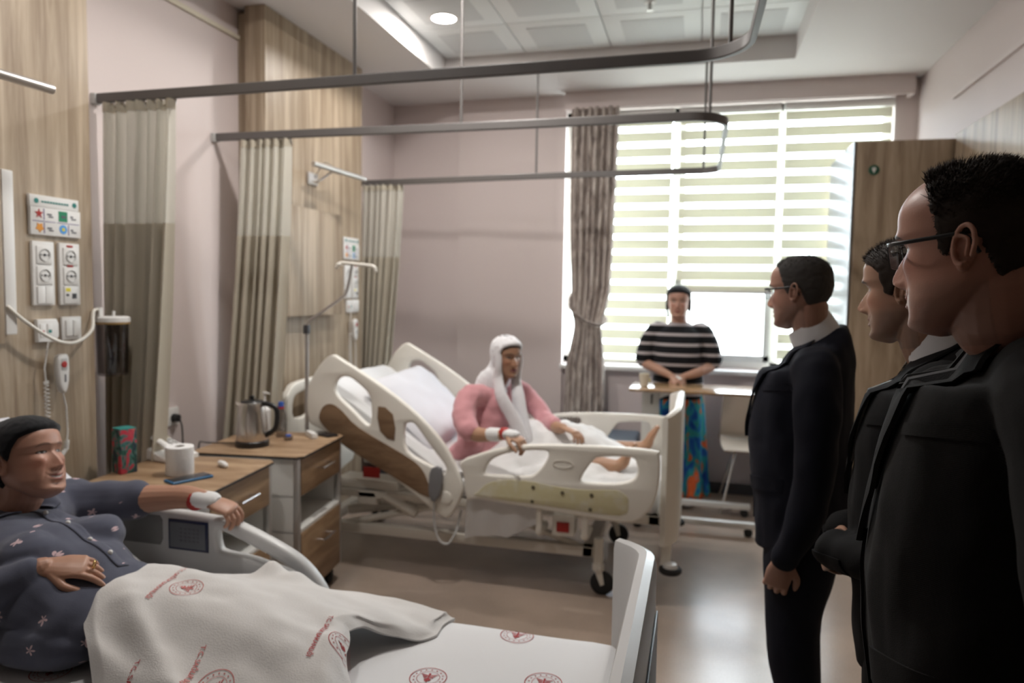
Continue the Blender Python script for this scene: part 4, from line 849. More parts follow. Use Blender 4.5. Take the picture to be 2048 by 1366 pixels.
# ============================================================ FAR SIDE FURNITURE
t = thing('sofa_bed', 'dark vinyl companion sofa along the far wall behind the far bed', 'sofa', (-1.4, 5.55, 0))
obj('seat_cushion', B().box(-2.55, -.42, 5.30, 5.78, .38, .50, .03, 3), slate_m, t); obj('backrest', B().box(-2.60, -1.86, 5.70, 5.84, .48, .675, .03, 3), bvinyl_m, t); obj('sofa_base', B().box(-2.5, -.44, 5.33, 5.78, .08, .38, .01), slate_m, t)
for x in (-2.4, -.5):
    for y in (5.38, 5.72): obj('leg', B().cyl((x, y, 0), (x, y, .09), .02), alu_m, t)
t = thing('overbed_table', 'wheeled overbed table with wooden top in front of the standing woman', 'overbed table', (0, 5.2, 0))
obj('table_top', B().plate([(-.43, 4.98), (.45, 4.98), (.47, 5.0), (.47, 5.40), (.45, 5.42), (-.43, 5.42), (-.45, 5.40), (-.45, 5.0)], (), .018, .005, MXY(.925), 1), nt('table_laminate', .16, (.30, .185, .095)), t)
obj('column', B().box(-.37, -.25, 5.14, 5.22, .10, .915, .008), whiteg_m, t); obj('height_lever', B().tube([(-.30, 5.13, .88), (-.30, 5.11, .86), (-.30, 5.11, .82)], .006, 8), black_m, t)
obj('table_bracket', B().plate([(-.37, .915), (-.12, .915), (-.25, .85), (-.37, .82)], (), .05, .004, MXZ(5.18), 1), whiteg_m, t)
obj('wheeled_base', B().box(-.40, .40, 4.88, 4.93, .055, .095, .008).box(-.40, .40, 5.32, 5.37, .055, .095, .008).box(-.40, -.30, 4.90, 5.35, .05, .10, .008), whiteg_m, t)
for x, y in ((-.36, 4.905), (.36, 4.905), (-.36, 5.345), (.36, 5.345)): obj('caster', B().cyl((x, y - .012, .028), (x, y + .012, .028), .028).cyl((x, y, .04), (x, y, .06), .012), rub_m, t)
t = thing('paper_cup', 'cream paper cup at the left end of the overbed table', 'cup', (-.36, 5.2, .935))
obj('cup_wall', B().lathe([(.001, 0), (.026, 0), (.036, .085), (.038, .088), (.033, .085), (.024, .004), (.001, .003)], (-.36, 5.17, .935)), cup_m, t)
obj('teabag_tag', B().box(-.322, -.318, 5.16, 5.18, .965, .99), yel_m, t)
t = thing('shell_chair', 'beige plastic shell chair with metal legs under the window', 'chair', (.42, 5.55, 0))
def shell(u, v):
    # v 0 front edge of seat .. 1 top of back
    w_ = .23 * (1 - .10 * abs(2 * v - 1) ** 3); x = .42 + w_ * (2 * u - 1); cu_ = (2 * u - 1) ** 2
    if v < .45: k = v / .45; y = 5.32 + .40 * k; z_ = .455 - .015 * math.sin(k * 3.1) + .03 * cu_ * k
    elif v < .6: k = (v - .45) / .15; y = 5.72 + .06 * math.sin(k * 1.57); z_ = .455 + .07 * (1 - math.cos(k * 1.57)) + .03 * cu_
    else: k = (v - .6) / .4; y = 5.78 + .06 * k; z_ = .525 + .33 * k - .03 * cu_ * k
    return (x, y + .07 - .05 * cu_ * ss(.4, .7, v), z_)
obj('seat_shell', sheetgrid(shell, 24, 40, .010), chairp_m, t)
for x in (.22, .62):
    for y, ye in ((5.48, 5.38), (5.74, 5.87)): obj('leg', B().cyl((.42 + (x - .42) * .6, (y + 5.61) / 2, .445), (x - .02 if x < .4 else x + .02, ye, .0), .011), chrome_m, t)
obj('under_frame', B().box(.30, .54, 5.5, 5.7, .43, .445, .004), dgrey_m, t)
t = thing('wardrobe', 'tall oak wardrobe with round green badge against the right wall', 'wardrobe', (1.2, 5.5, 0))
obj('wardrobe_body', B().box(.935, X1 - .002, 5.08, 5.94, .0, 2.575, .003), ward_m, t); obj('side_panel', B().box(.925, .9345, 5.07, 5.94, .0, 2.575, .001), nt('side_laminate', .3, (.22, .23, .25)), t)
dd = obj('wardrobe_door', B().box(.945, X1 - .03, 5.055, 5.078, .08, 2.565, .002), ward_m, t)
obj('green_badge', B().plate(disc(1.043, 2.389, .032, 24), (), .004, .001, MXZ(5.052), 1), green_m, dd, 'round green badge'); obj('badge_symbol', B().plate([(1.043, 2.368), (1.056, 2.395), (1.049, 2.408), (1.043, 2.400), (1.037, 2.408), (1.030, 2.395)], (), .002, .0003, MXZ(5.049), 1), white_m, dd)
# ============================================================ PEOPLE
def G(a, s): return math.exp(-(a / s) ** 2)
NOSE = [(-.056, 0), (-.050, .002), (-.044, .015), (-.037, .029), (-.029, .031), (-.015, .024), (0, .014), (.012, .005), (.024, 0)]
FK = [(-.120, .052, .012, -.045), (-.114, .074, .024, -.036), (-.106, .086, .036, -.02), (-.095, .090, .046, -.005), (-.08, .0885, .054, .02), (-.065, .0885, .060, .04), (-.05, .088, .064, .06), (-.03, .088, .069, .08),
      (-.01, .087, .072, .092), (.01, .085, .075, .098), (.03, .096, .077, .100), (.05, .094, .077, .098)]
class Head:
    def __init__(s, c, yaw, pitch=0, roll=0, k=1.0, wide=1.0, nose=1.0, smile=0.5, jaw=1.0, soft=0, brow=(.02, .012, .008), base=(.42, .25, .17), lip=(.34, .12, .10), stubble=0, bright=1.0, teeth=False):
        s.__dict__.update(locals()); s.M = Matrix.Translation(V(c)) @ Matrix.Rotation(R(yaw), 4, 'Z') @ Matrix.Rotation(R(pitch), 4, 'Y') @ Matrix.Rotation(R(roll), 4, 'X') @ Matrix.Diagonal((k, k, k, 1)); s.Mi = s.M.inverted()
    def pt(s, z, a, feat=True):
        if z > .05:
            q = max(0, 1 - ((z - .05) / .068) ** 2) ** .5; f, w_, bk = .094 * q ** 1.02, .077 * q ** .97, .098 * q ** .98
        else: f, w_, bk = lerpk(z, [(a_[0], a_[1], a_[2], a_[3]) for a_ in FK])
        w_ *= 1 + (s.jaw - 1) * ss(-.02, -.075, z)
        w_ *= s.wide
        cx = (f - bk) / 2; rx = (f + bk) / 2; ca, sa = math.cos(a), math.sin(a); n = 2.25; e = 2 / n
        x = cx + rx * math.copysign(abs(ca) ** e, ca); y = w_ * math.copysign(abs(sa) ** e, sa)
        if feat and x > .02:
            d = lerpk(z, NOSE)[0] * s.nose * G(y, .0085 + .005 * ss(.01, -.035, z))
            d += .011 * s.nose * G(abs(y) - .0135, .0065) * G(z + .040, .0075)
            so = 1 - .45 * s.soft; d += -.011 * so * G(abs(y) - .030, .017) * G(z - .012, .011) + .0085 * so * G(abs(y) - .031, .012) * G(z - .0095, .0075)
            d += .005 * (1 - .8 * s.soft) * G(abs(y) - .026, .020) * G(z - .030, .007) + .006 * s.soft * G(abs(y) - .044, .018) * G(z + .045, .022)
            d += (.006 + .004 * s.soft) * G(abs(y) - .042, .018) * G(z + .018 - .006 * s.smile, .016)
            zm = z - .012 * s.smile * (abs(y) / .03) ** 2
            d += .0095 * G(y, .021) * G(zm + .0600, .0048) + .0105 * G(y, .018) * G(zm + .0730, .0052) - .006 * G(y, .026) * G(zm + .0660, .0020)
            d += -.006 * G(y, .022) * G(z + .084, .006) + .008 * G(y, .020) * G(z + .101, .010)
            d += -.0035 * s.smile * G(abs(y) - .030 - .008 * (-.03 - z) / .03, .004) * G(z + .048, .018)
            x += d * ss(.02, .06, x)
        return V((x, y, z))
    def zs(s): return [-.120, -.117, -.113] + [-.110 + i * .0032 for i in range(50)] + [.0515 + i * .0033 for i in range(16)] + [.106, .110, .113, .1155, .117, .1178]
    def shell(s, off, feat=True, n=90):
        rr = []
        for z in s.zs():
            rr.append([s.pt(z, 2 * math.pi * (j + .5) / n, feat) for j in range(n)])
        return rr
    def col(s, p):
        x, y, z = p; b = s.base; c = V(b)
        c = c.lerp(V((b[0] * 1.1, b[1] * .80, b[2] * .76)), .55 * G(abs(y) - .045, .022) * G(z + .02, .02) + .4 * G(y, .014) * G(z + .03, .012))
        if s.stubble and z < -.035 and x > -.03: c = c.lerp(V((.10, .08, .07)), s.stubble * ss(-.035, -.055, z))
        if x > .04:
            zm = z - .012 * s.smile * (abs(y) / .03) ** 2
            lm = (1 - ss(.8, 1.05, (((y) / .025) ** 2 + ((zm + .0665) / .0095) ** 2) ** .5)); c = c.lerp(V(s.lip), lm)
            mm = (1 - ss(.7, 1.1, ((y / .023) ** 2 + ((zm + .0662) / (.0030 if s.teeth else .0016)) ** 2) ** .5)); c = c.lerp(V((.55, .52, .48)) if s.teeth else V((.08, .02, .02)), mm)
            by = .0315 - .004 * ((abs(y) - .028) / .018) ** 2; bm_ = 1 - ss(.7, 1.1, (((abs(y) - .031) / .021) ** 2 + ((z - by) / .0042) ** 2) ** .5); c = c.lerp(V(s.brow), bm_ * .9)
            e = (((abs(y) - .031) / .0135) ** 2 + ((z - .0095) / (.0056 - .0018 * s.smile)) ** 2) ** .5
            if e < 1.25: c = c.lerp(V((.03, .015, .012)), 1 - ss(1.0, 1.25, e))
            if e < .92: c = c.lerp(V((.40, .37, .35)), 1 - ss(.8, .92, e)); c = c.lerp(V((.035, .02, .012)), 1 - ss(.85, 1.05, (((abs(y) - .031) / .0056) ** 2 + ((z - .0098) / .0056) ** 2) ** .5))
            c = c.lerp(V((.05, .02, .015)), .8 * G(abs(y) - .008, .0035) * G(z + .046, .0028))
        return c
def arrays(bm, colfn=None, base=(.42, .25, .17)):
    bm.verts.index_update(); vs = [v.co.copy() for v in bm.verts]; fs = [tuple(v.index for v in f.verts) for f in bm.faces]
    cs = [tuple(colfn(v)) if colfn else tuple(base) for v in vs]; bm.free(); return vs, fs, cs
def ear(b, H, sg, sc=1.0):
    pts = []
    for i in range(15):
        a = R(-75 + 300 * i / 14 - 10); pts.append(H.M @ V((-.012 + .0165 * sc * math.cos(a + .0) - .004 * math.sin(a), sg * (.0745 * H.wide + .004 + .007 * (1 - math.cos(a)) * .9), .000 + .030 * sc * math.sin(a))))
    b.tube(pts, .0042 * H.k * sc, 8, 2)
    b.tube([H.M @ V((-.002, sg * .066 * H.wide, .018)), H.M @ V((-.014, sg * .073 * H.wide, .004)), H.M @ V((-.008, sg * .071 * H.wide, -.022))], [(.010 * H.k, .006 * H.k), (.0155 * H.k, .0055 * H.k), (.009 * H.k, .006 * H.k)], 10, 3, up=(H.M.to_3x3() @ V((0, 1, 0))))
    b.ball(H.M @ V((-.006, sg * .076 * H.wide, -.027)), .0085 * H.k * sc); b.ball(H.M @ V((.003, sg * .076 * H.wide, -.004)), .0055 * H.k * sc)
    b.tube([H.M @ V((-.004, sg * .080 * H.wide, .014)), H.M @ V((-.017, sg * .083 * H.wide, .008)), H.M @ V((-.013, sg * .081 * H.wide, -.012))], .003 * H.k, 6, 3)
def headpiece(H, neck_to, nr, voxel, ears=True, esc=1.0):
    b = B(); b.rings([[H.M @ p for p in r] for r in H.shell(0)])
    if ears:
        for sg in (-1, 1): ear(b, H, sg, esc)
    a = H.M @ V((-.028, 0, -.045)); m = H.M @ V((-.022, 0, -.105)); nt_ = V(neck_to)
    m = m.lerp((a + nt_) / 2, .35)
    b.tube([a, m, nt_], [nr * .98, nr, nr * 1.12], 24, 5)
    r = remesh(b.bm, voxel, 2, .45)
    bs = H.base
    def cf(p):
        q = H.Mi @ p
        return H.col(q) if (q.x > -.05 and q.z > -.135) else V(bs)
    return arrays(r, cf)
def hand(b, wrist, d, n, side, curl=(.5, .5, .55, .6), k=1.0, spread=.10, thumb=None, thcurl=.5):
    """d: direction wrist->knuckles, n: back-of-hand normal, side: +1/-1 thumb side along d x n"""
    w_ = V(wrist); d = V(d).normalized(); n = (V(n) - d * V(n).dot(d)).normalized(); t = d.cross(n).normalized() * side
    k *= 1.0; L_ = .092 * k
    b.tube([w_ - d * .02 * k, w_ + d * .02 * k, w_ + d * .055 * k, w_ + d * L_], [(.026 * k, .018 * k), (.033 * k, .016 * k), (.040 * k, .0145 * k), (.038 * k, .011 * k)], 16, 4, up=n)
    ln = [.074, .082, .077, .060]; of = [.028, .0095, -.0095, -.027]; rr = [.0092, .0095, .009, .008]
    for i in range(4):
        base = w_ + d * (L_ - .012 * k) + t * of[i] * k - n * .001; a = 0; p = base; pts = [p - d * .02 * k, p]; dd = (d + t * spread * (1.2 - i) * .8).normalized(); c = curl[i] if isinstance(curl, (list, tuple)) else curl
        for s_, kk in ((.46, 1.0), (.30, 1.15), (.24, .8)):
            a += c * kk; v = dd * math.cos(a) - n * math.sin(a); p = p + v * ln[i] * s_ * k; pts.append(p)
        b.tube(pts, [rr[i] * k, rr[i] * k * 1.05, rr[i] * k, rr[i] * k * .92, rr[i] * k * .75], 9, 3)
    tb_ = w_ + d * .022 * k + t * .022 * k - n * .004 * k; th = thumb or (.75, .62, -.25)
    v1 = (d * th[0] + t * th[1] + n * th[2]).normalized(); v2 = (d * (th[0] + thcurl * .5) + t * (th[1] - thcurl) + n * (th[2] - .15)).normalized()
    b.tube([tb_ - v1 * .01 * k, tb_ + v1 * .026 * k, tb_ + v1 * .052 * k, tb_ + v1 * .052 * k + v2 * .030 * k, tb_ + v1 * .052 * k + v2 * .052 * k], [.014 * k, .0135 * k, .0115 * k, .0105 * k, .008 * k], 10, 3)
def body(name, root, pieces, m, label=None):
    vs, fs, cs = [], [], []
    for v, f, c in pieces:
        o = len(vs); vs += v; fs += [tuple(i + o for i in q) for q in f]; cs += c
    base = worldloc(root); me = bpy.data.meshes.new(name); me.from_pydata([tuple(v - base) for v in vs], [], fs); me.materials.append(m)
    at = me.color_attributes.new('tint', 'FLOAT_COLOR', 'POINT'); arr = np.ones((len(vs), 4), 'f'); arr[:, :3] = np.array(cs); at.data.foreach_set('color', arr.ravel())
    me.polygons.foreach_set('use_smooth', [True] * len(me.polygons)); me.update()
    o = bpy.data.objects.new(name, me); COL.objects.link(o); o.parent = root; return o
skin_m = skin('skin', (.42, .25, .17))
def hairmask(H, zl):
    def f(p):
        q = H.Mi @ p if not isinstance(p, tuple) else V(p); return ss(-.004, .007, q.z - zl(q))
    return f
def hairshell(H, zline, th, fuzz=.002, sink=.005, n=110, seed=0, base=False):
    """closed cap over the scalp; zline(x,y) height above which hair grows"""
    zs_ = [-.085 + i * .0035 for i in range(42)] + [.0635 + i * .0035 for i in range(12)] + [.107, .110, .113, .1155, .1175]
    rows = []; msk = []
    for z in zs_:
        r = []; mk = []
        for j in range(n):
            a = 2 * math.pi * j / n; p = H.pt(z, a, False)
            c = V((0, 0, .02)); nn = (p - c); nn.z *= .9 if z > 0 else .3; nn.normalize(); m_ = ss(-.006, .010, p.z - zline(p.x, p.y))
            off = -sink + (th + sink) * m_ + fuzz * noise.noise(p * 90 + V((seed, 0, 0))) * m_
            r.append(H.M @ (p + nn * off)); mk.append(m_)
        rows.append(r); msk.append(mk)
    b = B(); vv = [[b.bm.verts.new(p) for p in r] for r in rows]
    for i in range(len(rows) - 1):
        for j in range(n):
            if max(msk[i][j], msk[i + 1][j], msk[i][(j + 1) % n]) > 0: b.bm.faces.new((vv[i][j], vv[i][(j + 1) % n], vv[i + 1][(j + 1) % n], vv[i + 1][j]))
    b.bm.faces.new(vv[-1]); bmesh.ops.delete(b.bm, geom=[v for v in b.bm.verts if not v.link_faces], context='VERTS'); return b
def strands(H, zline, count, ln, r=.0005, seed=1, lift=.6, flow=(-.6, 0, -.35)):
    rnd = random.Random(seed); b = B(); bm = b.bm; made = 0
    while made < count:
        z = rnd.uniform(-.07, .116); a = rnd.uniform(0, 6.283)
        p = H.pt(z, a, False); e = ss(-.002, .014, p.z - zline(p.x, p.y))
        if rnd.random() > e: continue
        if z > .06 and rnd.random() < .0: continue
        nn = (p - V((0, 0, .015))).normalized(); fl = V(flow) + V((rnd.gauss(0, .3), rnd.gauss(0, .3), rnd.gauss(0, .25))); fl = (fl - nn * fl.dot(nn))
        top = ss(.03, .09, p.z); l = ln * (.45 + .75 * top) * rnd.uniform(.6, 1.25); d1 = (nn * (lift * (.35 + 1.5 * top)) + fl * .6).normalized(); d2 = (d1 + fl * .45).normalized()
        p0 = p + nn * .001; p1 = p0 + d1 * l * .55; p2 = p1 + d2 * l * .45; s = d1.cross(nn + V((.01, .02, .03))).normalized(); u = s.cross(d1)
        A = [bm.verts.new(H.M @ (p0 + s * r * 1.3 * math.cos(q) + u * r * 1.3 * math.sin(q))) for q in (0, 2.1, 4.2)]; C = [bm.verts.new(H.M @ (p1 + s * r * math.cos(q) + u * r * math.sin(q))) for q in (0, 2.1, 4.2)]; T = bm.verts.new(H.M @ p2)
        for i in range(3): bm.faces.new((A[i], A[(i + 1) % 3], C[(i + 1) % 3], C[i])); bm.faces.new((C[i], C[(i + 1) % 3], T))
        made += 1
    return b
def glasses(H, root, m=black_m, rimless=True):
    g = thing_child('glasses', root)
    for sg in (-1, 1):
        o2 = [(sg * (.008 + q[0]), q[1]) for q in ((.002, .010), (.004, -.014), (.010, -.021), (.040, -.021), (.049, -.014), (.052, .011), (.046, .014), (.008, .014))]
        def MM(q): return H.M @ V((.101 - .35 * abs(q[0]) ** 1.6 * 1.6, q[0], q[1] + .006))
        lens = B(); n = len(o2); sm = smooth2d(o2, 3)
        f_ = [lens.bm.verts.new(MM(q)) for q in sm]; k_ = [lens.bm.verts.new(MM(q) - H.M.to_3x3() @ V((.0015, 0, 0))) for q in sm]
        lens.bm.faces.new(f_); lens.bm.faces.new(k_[::-1])
        for i in range(len(sm)): lens.bm.faces.new((f_[i], f_[(i + 1) % len(sm)], k_[(i + 1) % len(sm)], k_[i]))
        obj('lens', lens, lens_m, g)
        rim = B().tube([MM(q) for q in sm] + [MM(sm[0])], .0006 if rimless else .0011, 6, 1, endround=False)
        rim.tube([MM((sg * .010, .0135)), MM((sg * .03, .0155)), MM((sg * .060, .012))], .0019, 8, 3)
        obj('rim', rim, m, g)
        obj('temple', B().tube([MM((sg * .060, .012)), H.M @ V((.075, sg * .075 * H.wide, .016)), H.M @ V((.02, sg * .080 * H.wide, .016)), H.M @ V((-.012, sg * .081 * H.wide, .014)), H.M @ V((-.028, sg * .080 * H.wide, -.012))], [(.0011, .0028)] * 5, 8, 3, up=(H.M.to_3x3() @ V((0, 0, 1)))), m, g)
    obj('bridge', B().tube([H.M @ V((.106, -.010, .012)), H.M @ V((.112, 0, .015)), H.M @ V((.106, .010, .012))], .0013, 8), m, g)
def thing_child(name, root):
    o = bpy.data.objects.new(name, None); COL.objects.link(o); o.parent = root; o.empty_display_size = .02; return o
def TR(cx, cy, yaw):
    Mx = Matrix.Translation((cx, cy, 0)) @ Matrix.Rotation(R(yaw), 4, 'Z'); return lambda x, y, z: Mx @ V((x, y, z))
def tilted(F, z0, z1, s):
    return lambda x, y, z: F(x, y, z - (x + .03) * s * ss(z0, z1, z))
def loftz(b, F, rings, n=40, e=2.5):
    Rg = []; ks = []
    for i in range(len(rings) - 1):
        for k in range(4): ks.append((rings, i, k / 4))
    def val(j, i, t):
        p = [rings[max(i - 1, 0)][j], rings[i][j], rings[i + 1][j], rings[min(i + 2, len(rings) - 1)][j]]; return .5 * (2 * p[1] + (p[2] - p[0]) * t + (2 * p[0] - 5 * p[1] + 4 * p[2] - p[3]) * t * t + (3 * p[1] - p[0] - 3 * p[2] + p[3]) * t ** 3)
    L2 = [[val(j, i, t) for j in range(len(rings[0]))] for _, i, t in ks] + [list(rings[-1])]
    for z, xc, yc, rx, ry in L2:
        r = []
        for j in range(n):
            a = 2 * math.pi * j / n; ca, sa = math.cos(a), math.sin(a); q = 2 / e; r.append(F(xc + rx * math.copysign(abs(ca) ** q, ca), yc + ry * math.copysign(abs(sa) ** q, sa), z))
        Rg.append(r)
    b.rings(Rg); return b
def shoe(F, y, z=0):
    b = B(); b.tube([F(-.10, y, .035), F(-.02, y, .05), (F(.08, y * 1.05, .035)), F(.18, y * 1.12, .028)], [(.036, .034), (.042, .048), (.048, .034), (.040, .024)], 14, 4); r = remesh(b.bm, .006, 2)
    for v in r.verts: v.co.z = max(v.co.z, .002)
    return r
def suited_man(name, label, cx, cy, yaw, H, neck, nr, zk, girth, suit, sleeveL, sleeveR, handL, handR, shirt, tie=None, glass=None, zline=None, hair=(.008, 2200, .012, hair_m), vox=(.004, .008), ears=1.0, collar_w=.0, tilt_=.62):
    zm = lambda z: lerpk(z, zk)[0] if z > zk[0][0] else z * zk[0][1] / zk[0][0]
    k = zm(.85) / .85
    t = thing(name, label, 'person', (cx, cy, 0)); F = TR(cx, cy, yaw); P = []
    P.append(headpiece(H, neck, nr, vox[0], True, ears))
    hb_ = B()
    for (sl, hd) in ((sleeveL, handL), (sleeveR, handR)):
        if not hd: continue
        el, wr = V(sl[-2]), V(sl[-1]); hb_.tube([el.lerp(wr, .5), el.lerp(wr, .8), wr + V(hd[1]).normalized() * .004], [.036, .030, (.026, .020)], 14, 4, up=hd[2]); hand(hb_, wr, *hd[1:])
    P.append(arrays(remesh(hb_.bm, .0026, 1, .4), None, H.base))
    core = B(); loftz(core, F, [(zm(z), x, y, rx * girth * .72, ry * .72) for z, x, y, rx, ry in JR[:6]]); core.tube([F(0, .09, .85 * k), F(.01, .1, .48 * k), F(0, .11, .08)], [.07, .05, .035], 14).tube([F(0, -.09, .85 * k), F(.01, -.1, .48 * k), F(0, -.11, .08)], [.07, .05, .035], 14)
    core.tube([F(-.01, 0, zm(1.20)), F(-.02, 0, zm(1.36)), V(neck)], [.06, .05, nr * .85], 14)
    P.append(arrays(remesh(core.bm, .012, 1), None, H.base))
    body('body', t, P, skin_m)
    # jacket: trunk and sleeves fused
    j = B(); loftz(j, tilted(F, zm(1.33), zm(1.44), tilt_), [(zm(z), x * girth + (girth - 1) * .06, y, rx * girth, ry * (1 + (girth - 1) * .6)) for z, x, y, rx, ry in JR])
    for sl in (sleeveL, sleeveR):
        s_ = [V(q) for q in sl]; rd = [.074, .070, .061, .050, .042] if len(s_) > 4 else [.080, .068, .058, .046]
        j.tube([s_[0].lerp(F(0, 0, s_[0].z - .03), .4)] + s_, [.07] + rd, 22, 5)
    jb = remesh(j.bm, vox[1], 3, .6); displace(jb, .010, 7, (1, 1, .55)); displace(jb, .004, 22, (1, 1, .6), 1); tr_ = bvh(jb)
    jk = obj('jacket', jb, suit, t, smooth=180)
    f_ = -(F(1, 0, 0) - F(0, 0, 0)); top = zm(JR[-1][0])
    xf = .45
    def q(y, z): return F(xf, y, zm(z))
    # shirt front, tie, lapels, button, pockets lie on the jacket front
    nk = V(neck)
    obj('shirt', patch(tr_, [(q(.055, 1.47), q(-.055, 1.47)), (q(.045, 1.36), q(-.045, 1.36)), (q(.012, 1.16), q(-.012, 1.16))], f_, 8, 10, .006, .005), shirt, t)
    cb_ = B(); nk = F(-.026, 0, zm(1.465)).lerp(H.M @ V((-.03, 0, -.10)), .42); nk.z = zm(1.465) + .002; up_ = (V((0, 0, 1)) - f_ * tilt_ * .8).normalized(); sx = (f_ * -1); sx = (sx - up_ * sx.dot(up_)).normalized(); sy = up_.cross(sx); rows = []
    for zz, rr_, tilt in ((-.045, nr + .022, 0), (-.005, nr + .022, 0), (.022, nr + .018, 0), (.038, nr + .015, 0), (.037, nr + .011, 0), (-.04, nr + .013, 0)):
        rows.append([nk + up_ * (zz - .010 * math.cos(a) + collar_w + .010) + (sx * math.cos(a) + sy * math.sin(a)) * rr_ for a in [2 * math.pi * i / 40 for i in range(40)]])
    cb_.rings(rows + [rows[0]], True, False); obj('shirt_collar', cb_, shirt, t)
    if tie:
        tb2 = patch(tr_, [(q(.016, 1.475), q(-.016, 1.475)), (q(.011, 1.44), q(-.011, 1.44)), (q(.024, 1.36), q(-.024, 1.36)), (q(.030, 1.16), q(-.030, 1.16))], f_, 6, 8, .012, .005); obj('necktie', tb2, tie, t)
    for sg in (-1, 1):
        w0 = .085
        lp = patch(tr_, [(q(sg * .050, 1.47), q(sg * .095, 1.465)), (q(sg * .048, 1.42), q(sg * .118, 1.41)), (q(sg * .045, 1.385), q(sg * .140, 1.375)), (q(sg * .042, 1.372), q(sg * .108, 1.366)), (q(sg * .030, 1.28), q(sg * .094, 1.28)), (q(sg * .008, 1.14), q(sg * .028, 1.14)), (q(sg * -.004, 1.085), q(sg * .006, 1.085))], f_, 10, 6, .013 + .002 * sg, .007)
        obj('lapel', lp, suit, t)
        obj('pocket_flap', patch(tr_, [(q(sg * .075, .97), q(sg * .19, .99)), (q(sg * .072, .925), q(sg * .19, .945))], f_, 10, 8, .006, .005), suit, t)
    obj('breast_pocket', patch(tr_, [(q(.115, 1.285), q(.205, 1.300)), (q(.115, 1.266), q(.205, 1.281))], f_, 8, 4, .005, .004), suit, t)
    obj('front_edge', patch(tr_, [(q(-.002, 1.10), q(-.012, 1.10)), (q(-.004, .95), q(-.014, .95)), (q(-.02, .80), q(-.032, .80))], f_, 3, 14, .006, .005), suit, t)
    for zb in (1.07, .95):
        h = tr_.ray_cast(q(.022, zb) , f_); 
        if h[0]: obj('button', B().lathe([(.001, .004), (.008, .004), (.010, .002), (.010, 0), (.001, 0)], (0, 0, 0), 18, Matrix()), nt('button_horn', .25, (.03, .028, .025)) if 'button_horn' not in MATS else MATS['button_horn'], t).matrix_local = Matrix.Translation(h[0] - V((cx, cy, 0)) - f_ * .009) @ (-f_).to_track_quat('Z', 'Y').to_matrix().to_4x4()
    tr2 = B(); tr2.tube([F(-.0, .085, .93 * k), F(.0, .095, .75 * k), F(.012, .10, .48 * k), F(-.012, .105, .25 * k), F(-.015, .11, .05)], [(.118, .125), (.105, .115), (.080, .085), (.066, .072), (.060, .068)], 24, 5, up=(F(1, 0, 0) - F(0, 0, 0)))
    tr2.tube([F(-.0, -.085, .93 * k), F(.0, -.095, .75 * k), F(.012, -.10, .48 * k), F(-.012, -.105, .25 * k), F(-.015, -.11, .05)], [(.118, .125), (.105, .115), (.080, .085), (.066, .072), (.060, .068)], 24, 5, up=(F(1, 0, 0) - F(0, 0, 0)))
    tq = remesh(tr2.bm, .009, 3); displace(tq, .006, 9, (1, 1, .5)); obj('trousers', tq, suit_blk if suit is not suit_navy else suit_navy, t, smooth=180)
    for sg in (-1, 1): obj('shoe', shoe(F, sg * .105), black_m, t, smooth=60)
    if zline:
        hs = obj('hair', hairshell(H, zline, hair[0]), hair[3], t, smooth=180)
        obj('hair_strands', strands(H, zline, hair[1], hair[2]), hair[3], hs, smooth=180)['kind'] = 'stuff'
    if glass: glasses(H, t)
    return t, tr_, F
JR = [(.74, 0, 0, .132, .178), (.80, 0, 0, .138, .186), (.88, 0, 0, .142, .190), (.98, .01, 0, .146, .184), (1.08, .014, 0, .146, .176), (1.18, .012, 0, .142, .178), (1.27, .004, 0, .136, .188), (1.34, -.006, 0, .126, .192), (1.385, -.014, 0, .112, .182), (1.42, -.022, 0, .094, .145), (1.445, -.028, 0, .080, .105), (1.465, -.03, 0, .066, .078)]
def zl_short(front, nape=-.060):
    K = [(-.11, nape), (-.060, nape), (-.042, nape + .01), (-.026, .010), (-.004, .012)] + front
    return lambda x, y: lerpk(x, K)[0]
# --- man in front at the right, seen from behind his left shoulder
H3 = Head((.362, 1.115, 1.648), 146, 7, 0, .96, wide=1.08, nose=.9, smile=.8, jaw=1.16, base=(.44, .23, .17), stubble=.25)
F3 = TR(.445, 1.17, 168)
s3L = [F3(-.02, .20, 1.465), F3(-.04, .265, 1.32), F3(-.05, .278, 1.14), F3(-.02, .265, .98), F3(.04, .25, .86)]
s3R = [F3(-.02, -.20, 1.465), F3(-.03, -.265, 1.32), F3(-.05, -.278, 1.14), F3(.0, -.26, .98), F3(.05, -.24, .86)]
dn = V((0, 0, -1)); fw3 = F3(1, 0, 0) - F3(0, 0, 0); lf3 = F3(0, 1, 0) - F3(0, 0, 0)
suited_man('person', 'man in charcoal herringbone jacket, black shirt and glasses, standing closest at the right edge', .445, 1.17, 168, H3, F3(.0, .0, 1.545), .066, [(.70, .76), (1.20, 1.335), (1.385, 1.50), (1.465, 1.592)], 1.10, suit_char, s3L, s3R,
           (0, dn + fw3 * .2, lf3, -1, (.35, .35, .4, .45)), (0, dn + fw3 * .2, -lf3, 1, (.35, .35, .4, .45)), bshirt_m, tie=None, glass=True, zline=zl_short([(.012, -.012), (.022, -.008), (.026, .045), (.033, .080), (.044, .104), (.10, .135)], -.062), hair=(.004, 11000, .013, hair_m), vox=(.0021, .006), ears=.88, collar_w=.006, tilt_=.80)
